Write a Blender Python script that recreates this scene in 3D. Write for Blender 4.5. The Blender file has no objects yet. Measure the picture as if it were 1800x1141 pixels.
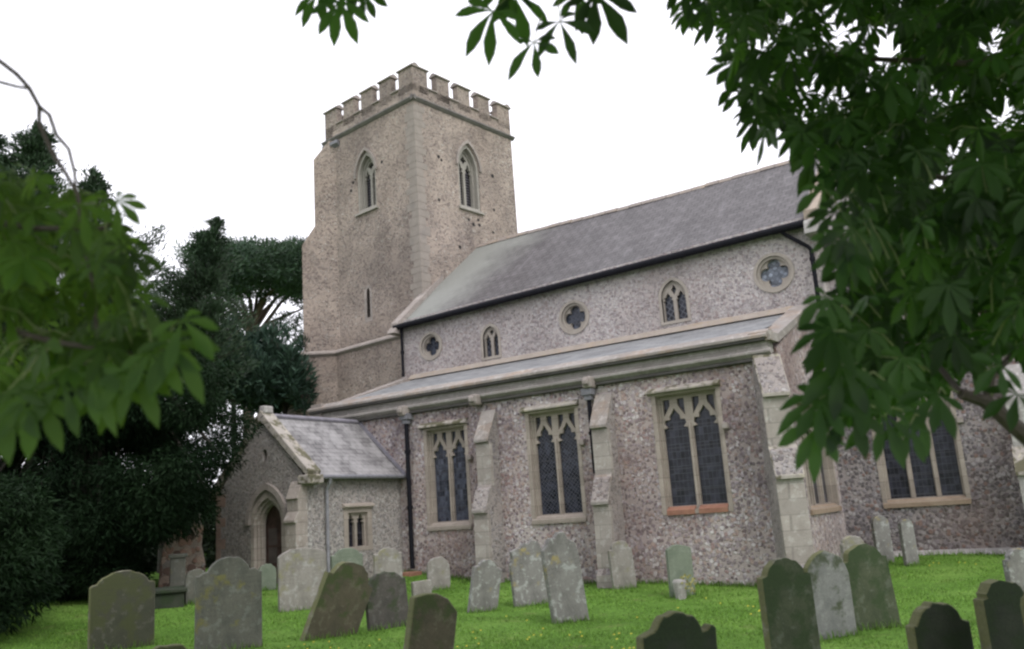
import bpy, bmesh, math, random
import numpy as np
from mathutils import Vector, Matrix
from mathutils.geometry import tessellate_polygon
random.seed(11); RNG = np.random.default_rng(11)
SC = bpy.context.scene; COL = SC.collection
PI = math.pi
# ------------------------------------------------------------------ camera
CAMP = np.array([19.0441, -18.6746, 0.7338])
CR = np.array([0.83527, 0.54563, -0.06791]); CU = np.array([0.17132, -0.14090, 0.97509]); CF = np.array([-0.52247, 0.82610, 0.21117])
FPX = 1523.66
cam = bpy.data.cameras.new('camera'); camo = bpy.data.objects.new('camera', cam); COL.objects.link(camo)
camo.matrix_world = Matrix(((CR[0], CU[0], -CF[0], CAMP[0]), (CR[1], CU[1], -CF[1], CAMP[1]), (CR[2], CU[2], -CF[2], CAMP[2]), (0, 0, 0, 1)))
cam.sensor_width = 36; cam.lens = FPX / 1800 * 36; cam.clip_end = 1500; cam.clip_start = .05
cam.dof.use_dof = True; cam.dof.focus_distance = 26; cam.dof.aperture_fstop = 2.4
SC.camera = camo
def at(x, y, d):
    """a world point seen in direction (x, y) of the photograph, d metres out"""
    p = CAMP + d * (CF + (x - 901.2) / FPX * CR - (y - 568.5) / FPX * CU)
    return Vector(p)
# ------------------------------------------------------------------ world, sun, exposure
w = bpy.data.worlds.new('World'); SC.world = w; w.use_nodes = True
nt = w.node_tree; bg = nt.nodes['Background']
sky = nt.nodes.new('ShaderNodeTexSky'); sky.sky_type = 'NISHITA'; sky.sun_disc = False
SUN_EL = math.radians(48); SUN_AZ = math.radians(118)      # azimuth clockwise from north (+Y)
sky.sun_elevation = SUN_EL; sky.sun_rotation = SUN_AZ; sky.dust_density = 4; sky.air_density = 1.5
hs = nt.nodes.new('ShaderNodeHueSaturation'); hs.inputs['Saturation'].default_value = .10
mx = nt.nodes.new('ShaderNodeMix'); mx.data_type = 'RGBA'; mx.inputs['Factor'].default_value = .8
mx.inputs['B'].default_value = (13.0, 12.9, 14.0, 1)       # the closed cloud layer
nt.links.new(sky.outputs[0], hs.inputs['Color']); nt.links.new(hs.outputs[0], mx.inputs['A'])
nt.links.new(mx.outputs['Result'], bg.inputs['Color']); bg.inputs['Strength'].default_value = .125
sl = bpy.data.lights.new('sun', 'SUN'); sl.energy = 1.2; sl.angle = math.radians(25); sl.color = (1, .96, .9)
so = bpy.data.objects.new('sun', sl); COL.objects.link(so)
sd = Vector((math.sin(SUN_AZ) * math.cos(SUN_EL), math.cos(SUN_AZ) * math.cos(SUN_EL), math.sin(SUN_EL)))
so.rotation_euler = sd.to_track_quat('Z', 'Y').to_euler()
SC.view_settings.view_transform = 'Standard'; SC.view_settings.look = 'None'
SC.view_settings.exposure = .2; SC.view_settings.gamma = 1; SC.view_settings.use_curve_mapping = False
SC.render.engine = 'CYCLES'; SC.render.filter_size = 2.0 if hasattr(SC.render, 'filter_size') else 1.5
try: SC.cycles.filter_width = 2.4
except Exception: pass
# ------------------------------------------------------------------ materials
def newmat(name):
    m = bpy.data.materials.new(name); m.use_nodes = True
    t = m.node_tree; b = t.nodes['Principled BSDF']
    return m, t, b
def nd(t, typ, **k):
    n = t.nodes.new(typ)
    for a, v in k.items():
        if a in n.inputs.keys() if hasattr(n.inputs, 'keys') else False: n.inputs[a].default_value = v
        else: setattr(n, a, v)
    return n
def noise(t, vec, scale, detail=4, rough=.55, dist=0):
    n = t.nodes.new('ShaderNodeTexNoise'); n.inputs['Scale'].default_value = scale; n.inputs['Detail'].default_value = detail
    n.inputs['Roughness'].default_value = rough; n.inputs['Distortion'].default_value = dist
    t.links.new(vec, n.inputs['Vector']); return n
def ramp(t, fac, stops, interp='LINEAR'):
    r = t.nodes.new('ShaderNodeValToRGB'); r.color_ramp.interpolation = interp
    e = r.color_ramp.elements
    while len(e) > 1: e.remove(e[-1])
    e[0].position = stops[0][0]; e[0].color = c4(stops[0][1])
    for p, c in stops[1:]:
        x = e.new(p); x.color = c4(c)
    t.links.new(fac, r.inputs['Fac']); return r
def c4(c):
    if isinstance(c, (int, float)): return (c, c, c, 1)
    return (c[0], c[1], c[2], 1)
def mix(t, fac, a, b, mode='MIX'):
    m = t.nodes.new('ShaderNodeMix'); m.data_type = 'RGBA'; m.blend_type = mode
    for s, v in (('Factor', fac), ('A', a), ('B', b)):
        i = m.inputs[s] if s != 'Factor' else m.inputs[0]
        if s == 'A': i = m.inputs[6]
        if s == 'B': i = m.inputs[7]
        if isinstance(v, bpy.types.NodeSocket): t.links.new(v, i)
        elif s == 'Factor': i.default_value = v
        else: i.default_value = c4(v)
    return m.outputs[2]
def bump(t, b, h, s=.5, d=.02):
    n = t.nodes.new('ShaderNodeBump'); n.inputs['Strength'].default_value = s; n.inputs['Distance'].default_value = d
    t.links.new(h, n.inputs['Height']); t.links.new(n.outputs[0], b.inputs['Normal'])
def objvec(t, scale=(1, 1, 1), off=(0, 0, 0)):
    c = t.nodes.new('ShaderNodeTexCoord'); m = t.nodes.new('ShaderNodeMapping'); m.inputs['Scale'].default_value = scale; m.inputs['Location'].default_value = off
    t.links.new(c.outputs['Object'], m.inputs['Vector']); return m.outputs[0]
def uvvec(t, scale=(1, 1, 1)):
    c = t.nodes.new('ShaderNodeTexCoord'); m = t.nodes.new('ShaderNodeMapping'); m.inputs['Scale'].default_value = scale
    t.links.new(c.outputs['UV'], m.inputs['Vector']); return m.outputs[0]

def flint(name, mortar, stones, scale=9, cover=.5, blotch=((.62, .6, .6), (1, 1, 1)), warm=(.6, .42, .33), warmth=.25, rough_patch=.0):
    """random rubble / knapped flint laid in lime mortar"""
    m, t, b = newmat(name); v = objvec(t)
    nz = noise(t, v, 6, 3)
    wv = t.nodes.new('ShaderNodeVectorMath'); wv.operation = 'MULTIPLY_ADD'; wv.inputs[1].default_value = (.09, .09, .09)
    t.links.new(nz.outputs['Color'], wv.inputs[0]); t.links.new(v, wv.inputs[2])
    vo = t.nodes.new('ShaderNodeTexVoronoi'); vo.inputs['Scale'].default_value = scale; t.links.new(wv.outputs[0], vo.inputs['Vector'])
    sep = t.nodes.new('ShaderNodeSeparateColor'); t.links.new(vo.outputs['Color'], sep.inputs[0])
    st = ramp(t, sep.outputs[0], stones, 'CONSTANT')
    ve = t.nodes.new('ShaderNodeMath'); ve.operation = 'MULTIPLY_ADD'; ve.inputs[1].default_value = -.55; ve.inputs[2].default_value = .36; t.links.new(vo.outputs['Distance'], ve.inputs[0])   # round nodules
    # per stone: some are buried under mortar
    add = t.nodes.new('ShaderNodeMath'); add.operation = 'MULTIPLY_ADD'; add.inputs[1].default_value = -.22; 
    t.links.new(sep.outputs[1], add.inputs[0]); t.links.new(ve.outputs[0], add.inputs[2])
    big = noise(t, v, .7, 4)
    ad2 = t.nodes.new('ShaderNodeMath'); ad2.operation = 'MULTIPLY_ADD'; ad2.inputs[1].default_value = .34
    t.links.new(big.outputs[0], ad2.inputs[0]); t.links.new(add.outputs[0], ad2.inputs[2])
    msk = ramp(t, ad2.outputs[0], [(.11 + (.5 - cover) * .25, 0), (.17 + (.5 - cover) * .25, 1)])
    col = mix(t, msk.outputs[0], mortar, st.outputs[0])
    fine = noise(t, v, 45, 3, .7); fr = ramp(t, fine.outputs[0], [(.3, .62), (.7, 1.25)])
    col = mix(t, 1, col, fr.outputs[0], 'MULTIPLY')
    bl = noise(t, v, .45, 5, .6, .6); br = ramp(t, bl.outputs[0], [(.36, blotch[0]), (.62, blotch[1])])
    col = mix(t, 1, col, br.outputs[0], 'MULTIPLY')
    wn = noise(t, v, .33, 4, .55, .4); wr = ramp(t, wn.outputs[0], [(.45, 0), (.72, warmth)])
    col = mix(t, wr.outputs[0], col, warm)
    t.links.new(col, b.inputs['Base Color']); b.inputs['Roughness'].default_value = .85
    bump(t, b, mix(t, .3, msk.outputs[0], fine.outputs['Color']), 1, .05)
    return m
def stone(name, c1, c2, stain=(.12, .11, .09), amt=.55, scale=3, lichen=None, lam=.3, streak=False, mossc=None, moss=0, joints=None, carve=False):
    m, t, b = newmat(name); v = objvec(t)
    n1 = noise(t, v, scale, 6, .65); r1 = ramp(t, n1.outputs[0], [(.3, c1), (.7, c2)])
    n2 = noise(t, objvec(t, (1, 1, .35) if streak else (1, 1, 1), (3, 5, 1)), scale * .6, 6, .7, .3); r2 = ramp(t, n2.outputs[0], [(.5, 0), (.72, amt)])
    col = mix(t, r2.outputs[0], r1.outputs[0], stain)
    if lichen:
        n3 = noise(t, objvec(t, (1, 1, 1), (9, 2, 7)), scale * 3, 4, .6); r3 = ramp(t, n3.outputs[0], [(.56, 0), (.62, lam)])
        col = mix(t, r3.outputs[0], col, lichen)
    if mossc:
        n4 = noise(t, objvec(t, (1, 1, 1), (1, 12, 3)), scale * .9, 5, .6); r4 = ramp(t, n4.outputs[0], [(.62 - moss * .3, 0), (.70 - moss * .3, .92)])
        col = mix(t, r4.outputs[0], col, mossc)
    if joints or carve:
        se = t.nodes.new('ShaderNodeSeparateXYZ'); t.links.new(v, se.inputs[0]); ad = t.nodes.new('ShaderNodeMath'); ad.operation = 'SUBTRACT' if joints else 'ADD'; t.links.new(se.outputs[0], ad.inputs[0]); t.links.new(se.outputs[1], ad.inputs[1])
        cb = t.nodes.new('ShaderNodeCombineXYZ'); t.links.new(ad.outputs[0], cb.inputs[0]); t.links.new(se.outputs[2], cb.inputs[1])
    if joints:       # ashlar blocks, each a slightly different stone
        bk = t.nodes.new('ShaderNodeTexBrick'); bk.offset = .5
        for k, x in (('Scale', 1), ('Mortar Size', .012), ('Mortar Smooth', .3), ('Bias', 0), ('Brick Width', joints[0]), ('Row Height', joints[1])): bk.inputs[k].default_value = x
        bk.inputs['Color1'].default_value = c4(.88); bk.inputs['Color2'].default_value = c4(1.1); bk.inputs['Mortar'].default_value = c4(.75); t.links.new(cb.outputs[0], bk.inputs['Vector'])
        col = mix(t, 1, col, bk.outputs[0], 'MULTIPLY')
    if carve:        # worn, unreadable carving in rows across the upper face
        wv_ = t.nodes.new('ShaderNodeTexWave'); wv_.wave_type = 'BANDS'; wv_.bands_direction = 'Y'; wv_.inputs['Scale'].default_value = 4.4; wv_.inputs['Distortion'].default_value = .25; t.links.new(cb.outputs[0], wv_.inputs['Vector'])
        mpx = t.nodes.new('ShaderNodeMapping'); mpx.inputs['Scale'].default_value = (60, 22, 1); t.links.new(cb.outputs[0], mpx.inputs[0]); nx = noise(t, mpx.outputs[0], 1, 1); rx_ = ramp(t, nx.outputs[0], [(.5, 0), (.56, 1)]); rw = ramp(t, wv_.outputs[0], [(.55, 0), (.7, .42)])
        nw = noise(t, v, 2.5, 3); rn = ramp(t, nw.outputs[0], [(.45, 0), (.6, 1)])
        mz = t.nodes.new('ShaderNodeMapRange'); mz.inputs['From Min'].default_value = .42; mz.inputs['From Max'].default_value = .52; t.links.new(se.outputs[2], mz.inputs['Value'])
        cm = mix(t, 1, mix(t, 1, mix(t, 1, rx_.outputs[0], rw.outputs[0], 'MULTIPLY'), rn.outputs[0], 'MULTIPLY'), mz.outputs[0], 'MULTIPLY')
        col = mix(t, cm, col, stain)
    n5 = noise(t, v, 60, 3, .7); r5 = ramp(t, n5.outputs[0], [(.3, .8), (.7, 1.15)])
    col = mix(t, 1, col, r5.outputs[0], 'MULTIPLY')
    t.links.new(col, b.inputs['Base Color']); b.inputs['Roughness'].default_value = .88
    bump(t, b, mix(t, .5, n5.outputs['Color'], n1.outputs['Color']), .5, .02)
    return m
def slate(name, c1, c2, pale=None, pamt=.5, row=.2, wid=.28, patch=None):
    m, t, b = newmat(name); u = uvvec(t); v = objvec(t)
    br = t.nodes.new('ShaderNodeTexBrick'); br.offset = .5
    for k, x in (('Scale', 1), ('Mortar Size', .016), ('Mortar Smooth', .3), ('Bias', 0), ('Brick Width', wid), ('Row Height', row)): br.inputs[k].default_value = x
    br.inputs['Color1'].default_value = c4(c1); br.inputs['Color2'].default_value = c4(c2); br.inputs['Mortar'].default_value = c4([x * .45 for x in c1])
    t.links.new(u, br.inputs['Vector'])
    n = noise(t, v, 1.1, 6, .65, .4); r = ramp(t, n.outputs[0], [(.3, .72), (.7, 1.2)])
    col = mix(t, 1, br.outputs[0], r.outputs[0], 'MULTIPLY')
    # rain streaks down the slope
    s = noise(t, uvvec(t, (3.2, .5, 1)), 1.0, 5, .7, .5); sr = ramp(t, s.outputs[0], [(.5, 0), (.75, .35)])
    col = mix(t, sr.outputs[0], col, (.22, .21, .22))
    sp = noise(t, v, 14, 4, .75); spr = ramp(t, sp.outputs[0], [(.56, 0), (.68, .5)])
    col = mix(t, spr.outputs[0], col, (.24, .23, .22))
    if patch is not None:      # a patch of pale lichen, placed on the roof itself (uv metres: u0, u1)
        se = t.nodes.new('ShaderNodeSeparateXYZ'); t.links.new(u, se.inputs[0])
        mm = t.nodes.new('ShaderNodeMath'); mm.operation = 'MULTIPLY_ADD'; mm.inputs[1].default_value = -.25; t.links.new(se.outputs[1], mm.inputs[0]); t.links.new(se.outputs[0], mm.inputs[2])
        nn = noise(t, u, .7, 5, .7, 1.0); m2 = t.nodes.new('ShaderNodeMath'); m2.operation = 'MULTIPLY_ADD'; m2.inputs[1].default_value = 3.2; t.links.new(nn.outputs[0], m2.inputs[0]); t.links.new(mm.outputs[0], m2.inputs[2])
        pr = ramp(t, m2.outputs[0], [(0, .75), (.3, .7), (1, 0)])
        mr = t.nodes.new('ShaderNodeMapRange'); mr.inputs['From Min'].default_value = patch[0]; mr.inputs['From Max'].default_value = patch[1]
        t.links.new(m2.outputs[0], mr.inputs['Value']); t.links.new(mr.outputs[0], pr.inputs['Fac'])
        col = mix(t, pr.outputs[0], col, (.27, .28, .255))
    if pale:
        n2 = noise(t, v, 2.2, 6, .7, .3); r2 = ramp(t, n2.outputs[0], [(.4, 0), (.6, pamt)])
        col = mix(t, r2.outputs[0], col, pale)
    t.links.new(col, b.inputs['Base Color']); b.inputs['Roughness'].default_value = .62
    bump(t, b, br.outputs['Fac'], -.6, .012)
    return m
def plain(name, c, rough=.6, var=.25, metal=0, scale=8):
    m, t, b = newmat(name); n = noise(t, objvec(t), scale, 5, .6)
    r = ramp(t, n.outputs[0], [(.3, [x * (1 - var) for x in c]), (.7, [x * (1 + var) for x in c])])
    t.links.new(r.outputs[0], b.inputs['Base Color']); b.inputs['Roughness'].default_value = rough; b.inputs['Metallic'].default_value = metal
    return m
def glassmat(name, c, line=(.2, .2, .22), kind='diamond', size=.09, lw=.1, la=.5, rough=.25):
    """old leaded glazing: dark glass, lead lines or a wire guard, drawn in uv metres"""
    m, t, b = newmat(name); u = uvvec(t)
    mp = t.nodes.new('ShaderNodeMapping'); t.links.new(u, mp.inputs['Vector'])
    if kind == 'diamond': mp.inputs['Rotation'].default_value = (0, 0, math.radians(40)); mp.inputs['Scale'].default_value = (1 / size, 1 / size, 1)
    else: mp.inputs['Scale'].default_value = (1 / size, .6 / size, 1)
    br = t.nodes.new('ShaderNodeTexBrick'); br.offset = 0
    for k, x in (('Scale', 1), ('Mortar Size', lw * .5), ('Mortar Smooth', .1), ('Bias', 0), ('Brick Width', 1), ('Row Height', 1)): br.inputs[k].default_value = x
    n = noise(t, objvec(t), 5, 4, .6); r = ramp(t, n.outputs[0], [(.35, [x * .6 for x in c]), (.65, [x * 1.5 for x in c])])
    t.links.new(mp.outputs[0], br.inputs['Vector'])
    bars = t.nodes.new('ShaderNodeTexBrick'); bars.offset = 0
    for k, x in (('Scale', 1), ('Mortar Size', .012), ('Mortar Smooth', .1), ('Brick Width', 50), ('Row Height', .48)): bars.inputs[k].default_value = x
    t.links.new(u, bars.inputs['Vector'])
    f = t.nodes.new('ShaderNodeMath'); f.operation = 'MULTIPLY'; f.inputs[1].default_value = la; t.links.new(br.outputs['Fac'], f.inputs[0])
    br.inputs['Color1'].default_value = c4(.55); br.inputs['Color2'].default_value = c4(1.7); br.inputs['Mortar'].default_value = c4(1)
    col = mix(t, f.outputs[0], mix(t, 1, r.outputs[0], br.outputs['Color'], 'MULTIPLY'), line)
    f2 = t.nodes.new('ShaderNodeMath'); f2.operation = 'MULTIPLY'; f2.inputs[1].default_value = .7; t.links.new(bars.outputs['Fac'], f2.inputs[0])
    col = mix(t, f2.outputs[0], col, (.06, .06, .07))
    t.links.new(col, b.inputs['Base Color']); b.inputs['Roughness'].default_value = rough; b.inputs['Specular IOR Level'].default_value = .25
    bump(t, b, n.outputs[0], .3, .02)
    return m
def leafmat(name, c1, c2, trans=.4, tcol=(.2, .45, .04), scale=1.5, rough=.5, attr=True):
    m, t, b = newmat(name); out = t.nodes['Material Output']
    n = noise(t, objvec(t), scale, 4, .6); r = ramp(t, n.outputs[0], [(.3, c1), (.7, c2)])
    col = r.outputs[0]
    if attr:
        a = t.nodes.new('ShaderNodeAttribute'); a.attribute_name = 'tint'
        ar = ramp(t, a.outputs['Fac'], [(0, .5), (1, 1.5)]); col = mix(t, 1, col, ar.outputs[0], 'MULTIPLY')
        tc = mix(t, 1, tcol, ar.outputs[0], 'MULTIPLY')
    else: tc = mix(t, 0, tcol, tcol)
    t.links.new(col, b.inputs['Base Color']); b.inputs['Roughness'].default_value = rough; b.inputs['Specular IOR Level'].default_value = .3
    tr = t.nodes.new('ShaderNodeBsdfTranslucent'); t.links.new(tc, tr.inputs['Color'])
    ms = t.nodes.new('ShaderNodeMixShader'); ms.inputs[0].default_value = trans
    t.links.new(b.outputs[0], ms.inputs[1]); t.links.new(tr.outputs[0], ms.inputs[2]); t.links.new(ms.outputs[0], out.inputs['Surface'])
    return m
M = {}
FL = [(0, (.10, .085, .085)), (.12, (.24, .21, .22)), (.3, (.40, .36, .37)), (.48, (.56, .52, .52)), (.68, (.30, .20, .17)), (.76, (.17, .14, .15)), (.86, (.64, .61, .60))]
M['flint_aisle'] = flint('flint_rubble_aisle', (0.442, 0.394, 0.374), [(0, (0.180, 0.149, 0.156)), (.10, (0.280, 0.242, 0.257)), (.24, (0.375, 0.334, 0.357)), (.42, (0.531, 0.502, 0.519)), (.58, (0.353, 0.258, 0.246)), (.68, (0.259, 0.219, 0.234)), (.78, (0.637, 0.613, 0.613)), (.88, (0.416, 0.330, 0.290))], 12.5, .5, ((.62, .58, .60), (1.12, 1.10, 1.10)), (.24, .155, .135), .45)
M['flint_clere'] = flint('flint_clerestory', (0.463, 0.421, 0.411), [(0, (0.281, 0.246, 0.254)), (.15, (0.353, 0.321, 0.329)), (.35, (0.433, 0.399, 0.404)), (.6, (0.368, 0.310, 0.304)), (.72, (0.521, 0.492, 0.494))], 13, .45, ((.8, .78, .78), (1.05, 1.04, 1.04)), (.38, .29, .27), .25)
M['flint_tower'] = flint('flint_tower', (0.358, 0.305, 0.264), [(0, (0.194, 0.159, 0.145)), (.2, (0.280, 0.239, 0.216)), (.45, (0.343, 0.300, 0.270)), (.7, (0.259, 0.213, 0.191)), (.85, (0.428, 0.396, 0.359))], 12, .3, ((.66, .64, .64), (1.08, 1.05, 1.03)), (.28, .215, .17), .35)
M['flint_porch'] = flint('flint_porch', (0.378, 0.348, 0.327), [(0, (0.225, 0.212, 0.208)), (.2, (0.302, 0.282, 0.276)), (.45, (0.378, 0.358, 0.348)), (.75, (0.288, 0.257, 0.241)), (.88, (0.454, 0.437, 0.417))], 14, .5, ((.72, .71, .7), (1.02, 1.02, 1.02)), (.28, .23, .20), .2)
M['flint_chancel'] = flint('flint_chancel', (0.345, 0.314, 0.311), [(0, (0.134, 0.122, 0.128)), (.2, (0.201, 0.186, 0.197)), (.45, (0.296, 0.273, 0.293)), (.62, (0.268, 0.186, 0.163)), (.74, (0.181, 0.157, 0.167)), (.86, (0.431, 0.412, 0.415))], 10.5, .55, ((.6, .58, .6), (1, .98, .98)), (.23, .14, .105), .4)
M['lime'] = stone('dressed_limestone', (.235, .215, .20), (.30, .28, .265), (.22, .20, .18), .6, 2.5, (.45, .43, .40), .3, joints=(.75, .30))
M['lime_window'] = stone('window_limestone', (.30, .26, .225), (.385, .335, .29), (.22, .185, .155), .5, 4, joints=(5, .42))
M['lime_tower'] = stone('tower_limestone', (.26, .225, .205), (.33, .29, .265), (.15, .14, .13), .6, 2.5, (.36, .35, .33), .3, joints=(.6, .4))
M['tower_string'] = stone('tower_string_stone', (.14, .13, .13), (.22, .20, .19), (.09, .085, .085), .6, 3)
M['quoin_stone'] = stone('tower_quoin', (.235, .205, .18), (.30, .265, .235), (.18, .165, .155), .6, 3)
M['lime_belfry'] = stone('belfry_limestone', (.26, .245, .22), (.34, .32, .285), (.25, .23, .20), .5, 4)
M['lime_pale'] = stone('buttress_limestone', (.27, .255, .245), (.35, .335, .32), (.34, .32, .30), .4, 3, (.66, .65, .62), .4)
M['lime_mossy'] = stone('mossy_coping', (.29, .26, .235), (.38, .35, .315), (.2, .18, .15), .4, 3, (.55, .5, .36), .4, False, (.085, .08, .04), .45)
M['lime_coping'] = stone('aisle_coping', (.23, .205, .19), (.31, .285, .265), (.28, .18, .11), .7, 2.2, (.5, .47, .43), .4, joints=(.7, 3))
M['slate_nave'] = slate('nave_slates', (.064, .058, .060), (.10, .092, .095), None, 0, .24, .3, (1.2, 4.4))
M['slate_porch'] = slate('porch_slates', (.13, .125, .128), (.22, .21, .212), (.36, .35, .35), .6, .16, .26)
M['slate_aisle'] = slate('aisle_roof', (.15, .155, .165), (.23, .235, .24), (.27, .28, .285), .5, .25, .5)
M['iron'] = plain('black_iron', (.010, .010, .014), .8)
M['iron'].node_tree.nodes['Principled BSDF'].inputs['Specular IOR Level'].default_value = .15
M['lead'] = plain('lead_grey', (.17, .17, .19), .55)
M['greypipe'] = plain('grey_pipe', (.22, .22, .24), .6)
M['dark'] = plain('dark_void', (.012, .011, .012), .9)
M['door'] = plain('old_oak', (.075, .045, .038), .7, .4, 0, 5)
M['door_panel'] = plain('oak_panel', (.085, .07, .065), .6, .3, 0, 5)
M['brick'] = stone('red_tile_sill', (.24, .11, .075), (.34, .18, .12), (.15, .08, .06), .5, 6)
M['orange_stone'] = stone('rusty_sill_stone', (.24, .175, .125), (.33, .26, .195), (.18, .1, .06), .4, 4)
M['glass_lead'] = glassmat('leaded_glass_blue', (.045, .05, .068), (.085, .09, .11), 'rect', .085, .1, .7)
M['glass_wire'] = glassmat('wire_guarded_glass', (.022, .024, .034), (.15, .155, .175), 'diamond', .075, .10, .6)
M['glass_dark'] = glassmat('dark_glass', (.02, .021, .03), (.08, .085, .1), 'rect', .1, .1, .6)
M['glass_sky'] = glassmat('pale_glass', (.16, .18, .22), (.05, .05, .06), 'diamond', .11, .12, .7, .35)
M['louvre'] = plain('belfry_louvre', (.10, .095, .11), .7)
M['bark'] = stone('bark', (.06, .045, .035), (.11, .09, .075), (.04, .05, .03), .5, 6)
M['bark_pine'] = stone('pine_bark', (.10, .07, .06), (.17, .115, .09), (.05, .04, .03), .4, 5)
M['bark_yew'] = stone('yew_bark', (.03, .026, .02), (.06, .05, .04), (.03, .06, .03), .7, 4)
M['ruinbrick'] = flint('ruin_brick', (.36, .29, .24), [(0, (.16, .1, .08)), (.3, (.33, .2, .15)), (.6, (.4, .3, .24)), (.85, (.26, .24, .22))], 7, .6, ((.5, .5, .5), (1, 1, 1)), (.35, .22, .17), .3)

# ------------------------------------------------------------------ mesh helpers
class MB:
    def __init__(s): s.v = []; s.f = []; s.uv = []; s.m = []
    def face(s, pts, uvs=None, mi=0):
        i = len(s.v); s.v += [tuple(p) for p in pts]; s.f.append(tuple(range(i, i + len(pts))))
        s.uv += (uvs if uvs else [(p[0] + p[1], p[2]) for p in pts]); s.m.append(mi)
    def plate(s, outer, holes, O, U, V, th, mi=0, back=True, mside=None):
        """a slab cut from the 2-D outline `outer` with `holes`; its front lies in the plane O, U, V and it reaches `th` behind"""
        O = Vector(O); U = Vector(U); V = Vector(V); N = U.cross(V).normalized()
        if area(outer) < 0: outer = outer[::-1]
        holes = [h if area(h) > 0 else h[::-1] for h in holes]
        P = lambda p, d=0: O + U * p[0] + V * p[1] - N * d
        loops = [outer] + holes; flat = [p for l in loops for p in l]
        for tr in tessellate_polygon([[Vector((p[0], p[1], 0)) for p in l] for l in loops]):
            q = [flat[i] for i in tr]
            a = area(q)
            if abs(a) < 1e-10: continue
            if a < 0: q = q[::-1]
            s.face([P(p) for p in q], [(p[0], p[1]) for p in q], mi)
            if back: s.face([P(p, th) for p in q[::-1]], [(p[0], p[1]) for p in q[::-1]], mi)
        for k, l in enumerate(loops):
            n = len(l)
            for i in range(n):
                a, b = l[i], l[(i + 1) % n]
                if k == 0: q = [P(a, th), P(b, th), P(b), P(a)]
                else: q = [P(b, th), P(a, th), P(a), P(b)]
                s.face(q, [(0, 0), (.3, 0), (.3, .3), (0, .3)], mi if mside is None else mside)
    def box(s, a, b, mi=0, R=None, O=(0, 0, 0)):
        x0, y0, z0 = a; x1, y1, z1 = b
        c = [(x0, y0, z0), (x1, y0, z0), (x1, y1, z0), (x0, y1, z0), (x0, y0, z1), (x1, y0, z1), (x1, y1, z1), (x0, y1, z1)]
        if R is not None: c = [tuple(Vector(O) + R @ Vector(p)) for p in c]
        for f in ((0, 3, 2, 1), (4, 5, 6, 7), (0, 1, 5, 4), (1, 2, 6, 5), (2, 3, 7, 6), (3, 0, 4, 7)): s.face([c[i] for i in f], None, mi)
    def prism(s, prof, A, B, O, U, V, mi=0):
        """profile (u, v) swept from O+A*W to O+B*W, W = U x V"""
        s.plate(prof, [], Vector(O) + Vector(U).cross(Vector(V)).normalized() * B, U, V, B - A, mi)
    def tube(s, pts, r, n=8, mi=0, cap=True):
        pts = [Vector(p) for p in pts]; rs = r if isinstance(r, (list, tuple)) else [r] * len(pts)
        rings = []; up = Vector((0, 0, 1)); prev = None
        for i, p in enumerate(pts):
            d = (pts[min(i + 1, len(pts) - 1)] - pts[max(i - 1, 0)]).normalized()
            if prev is None:
                a = d.cross(up); a = a if a.length > .05 else d.cross(Vector((1, 0, 0)))
            else: a = prev - d * prev.dot(d)
            a.normalize(); prev = a; b = d.cross(a)
            rings.append([p + (a * math.cos(2 * PI * k / n) + b * math.sin(2 * PI * k / n)) * rs[i] for k in range(n)])
        for i in range(len(rings) - 1):
            for k in range(n):
                j = (k + 1) % n; s.face([rings[i][k], rings[i + 1][k], rings[i + 1][j], rings[i][j]], None, mi)
        if cap: s.face(rings[0], None, mi); s.face(rings[-1][::-1], None, mi)
    def build(s, name, mats, parent=None, smooth=False, bevel=0, merge=False):
        me = bpy.data.meshes.new(name); me.from_pydata(s.v, [], s.f)
        ul = me.uv_layers.new(name='UVMap'); ul.data.foreach_set('uv', np.array(s.uv, 'f').ravel())
        mats = mats if isinstance(mats, (list, tuple)) else [mats]
        for x in mats: me.materials.append(M[x])
        me.polygons.foreach_set('material_index', np.array(s.m, 'i'))
        if merge or bevel or smooth:
            bm = bmesh.new(); bm.from_mesh(me); bmesh.ops.remove_doubles(bm, verts=bm.verts, dist=.0005)
            bm.to_mesh(me); bm.free()
        if smooth:
            me.polygons.foreach_set('use_smooth', np.ones(len(me.polygons), bool))
        me.update()
        o = bpy.data.objects.new(name, me); COL.objects.link(o)
        if parent is not None: o.parent = parent; o.matrix_parent_inverse = Matrix()
        if parent is not None and parent.type == 'EMPTY' and parent.get('shifted'):
            o.matrix_parent_inverse = parent.matrix_world.inverted()
        if bevel:
            b = o.modifiers.new('bevel', 'BEVEL'); b.width = bevel; b.segments = 2; b.limit_method = 'ANGLE'; b.angle_limit = math.radians(35)
        return o
def area(l):
    return .5 * sum(l[i][0] * l[(i + 1) % len(l)][1] - l[(i + 1) % len(l)][0] * l[i][1] for i in range(len(l)))
def rect(x0, x1, z0, z1): return [(x0, z0), (x1, z0), (x1, z1), (x0, z1)]
def gothic(c, w, z0, zs, za, n=8):
    """pointed arch opening: centre, width, sill, springing, apex"""
    h = w / 2; rise = za - zs; R = (rise * rise + h * h) / (2 * h); L = [(c - h, z0), (c + h, z0)]
    a1 = math.asin(min(1, rise / R)) if R >= h else PI / 2
    for i in range(n + 1):
        a = a1 * i / n; L.append((c + h - R + R * math.cos(a), zs + R * math.sin(a)))
    for i in range(n - 1, -1, -1):
        a = a1 * i / n; L.append((c - h + R - R * math.cos(a), zs + R * math.sin(a)))
    return L
def circle(c, z, r, n=28, ph=0): return [(c + r * math.cos(2 * PI * i / n + ph), z + r * math.sin(2 * PI * i / n + ph)) for i in range(n)]
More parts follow.
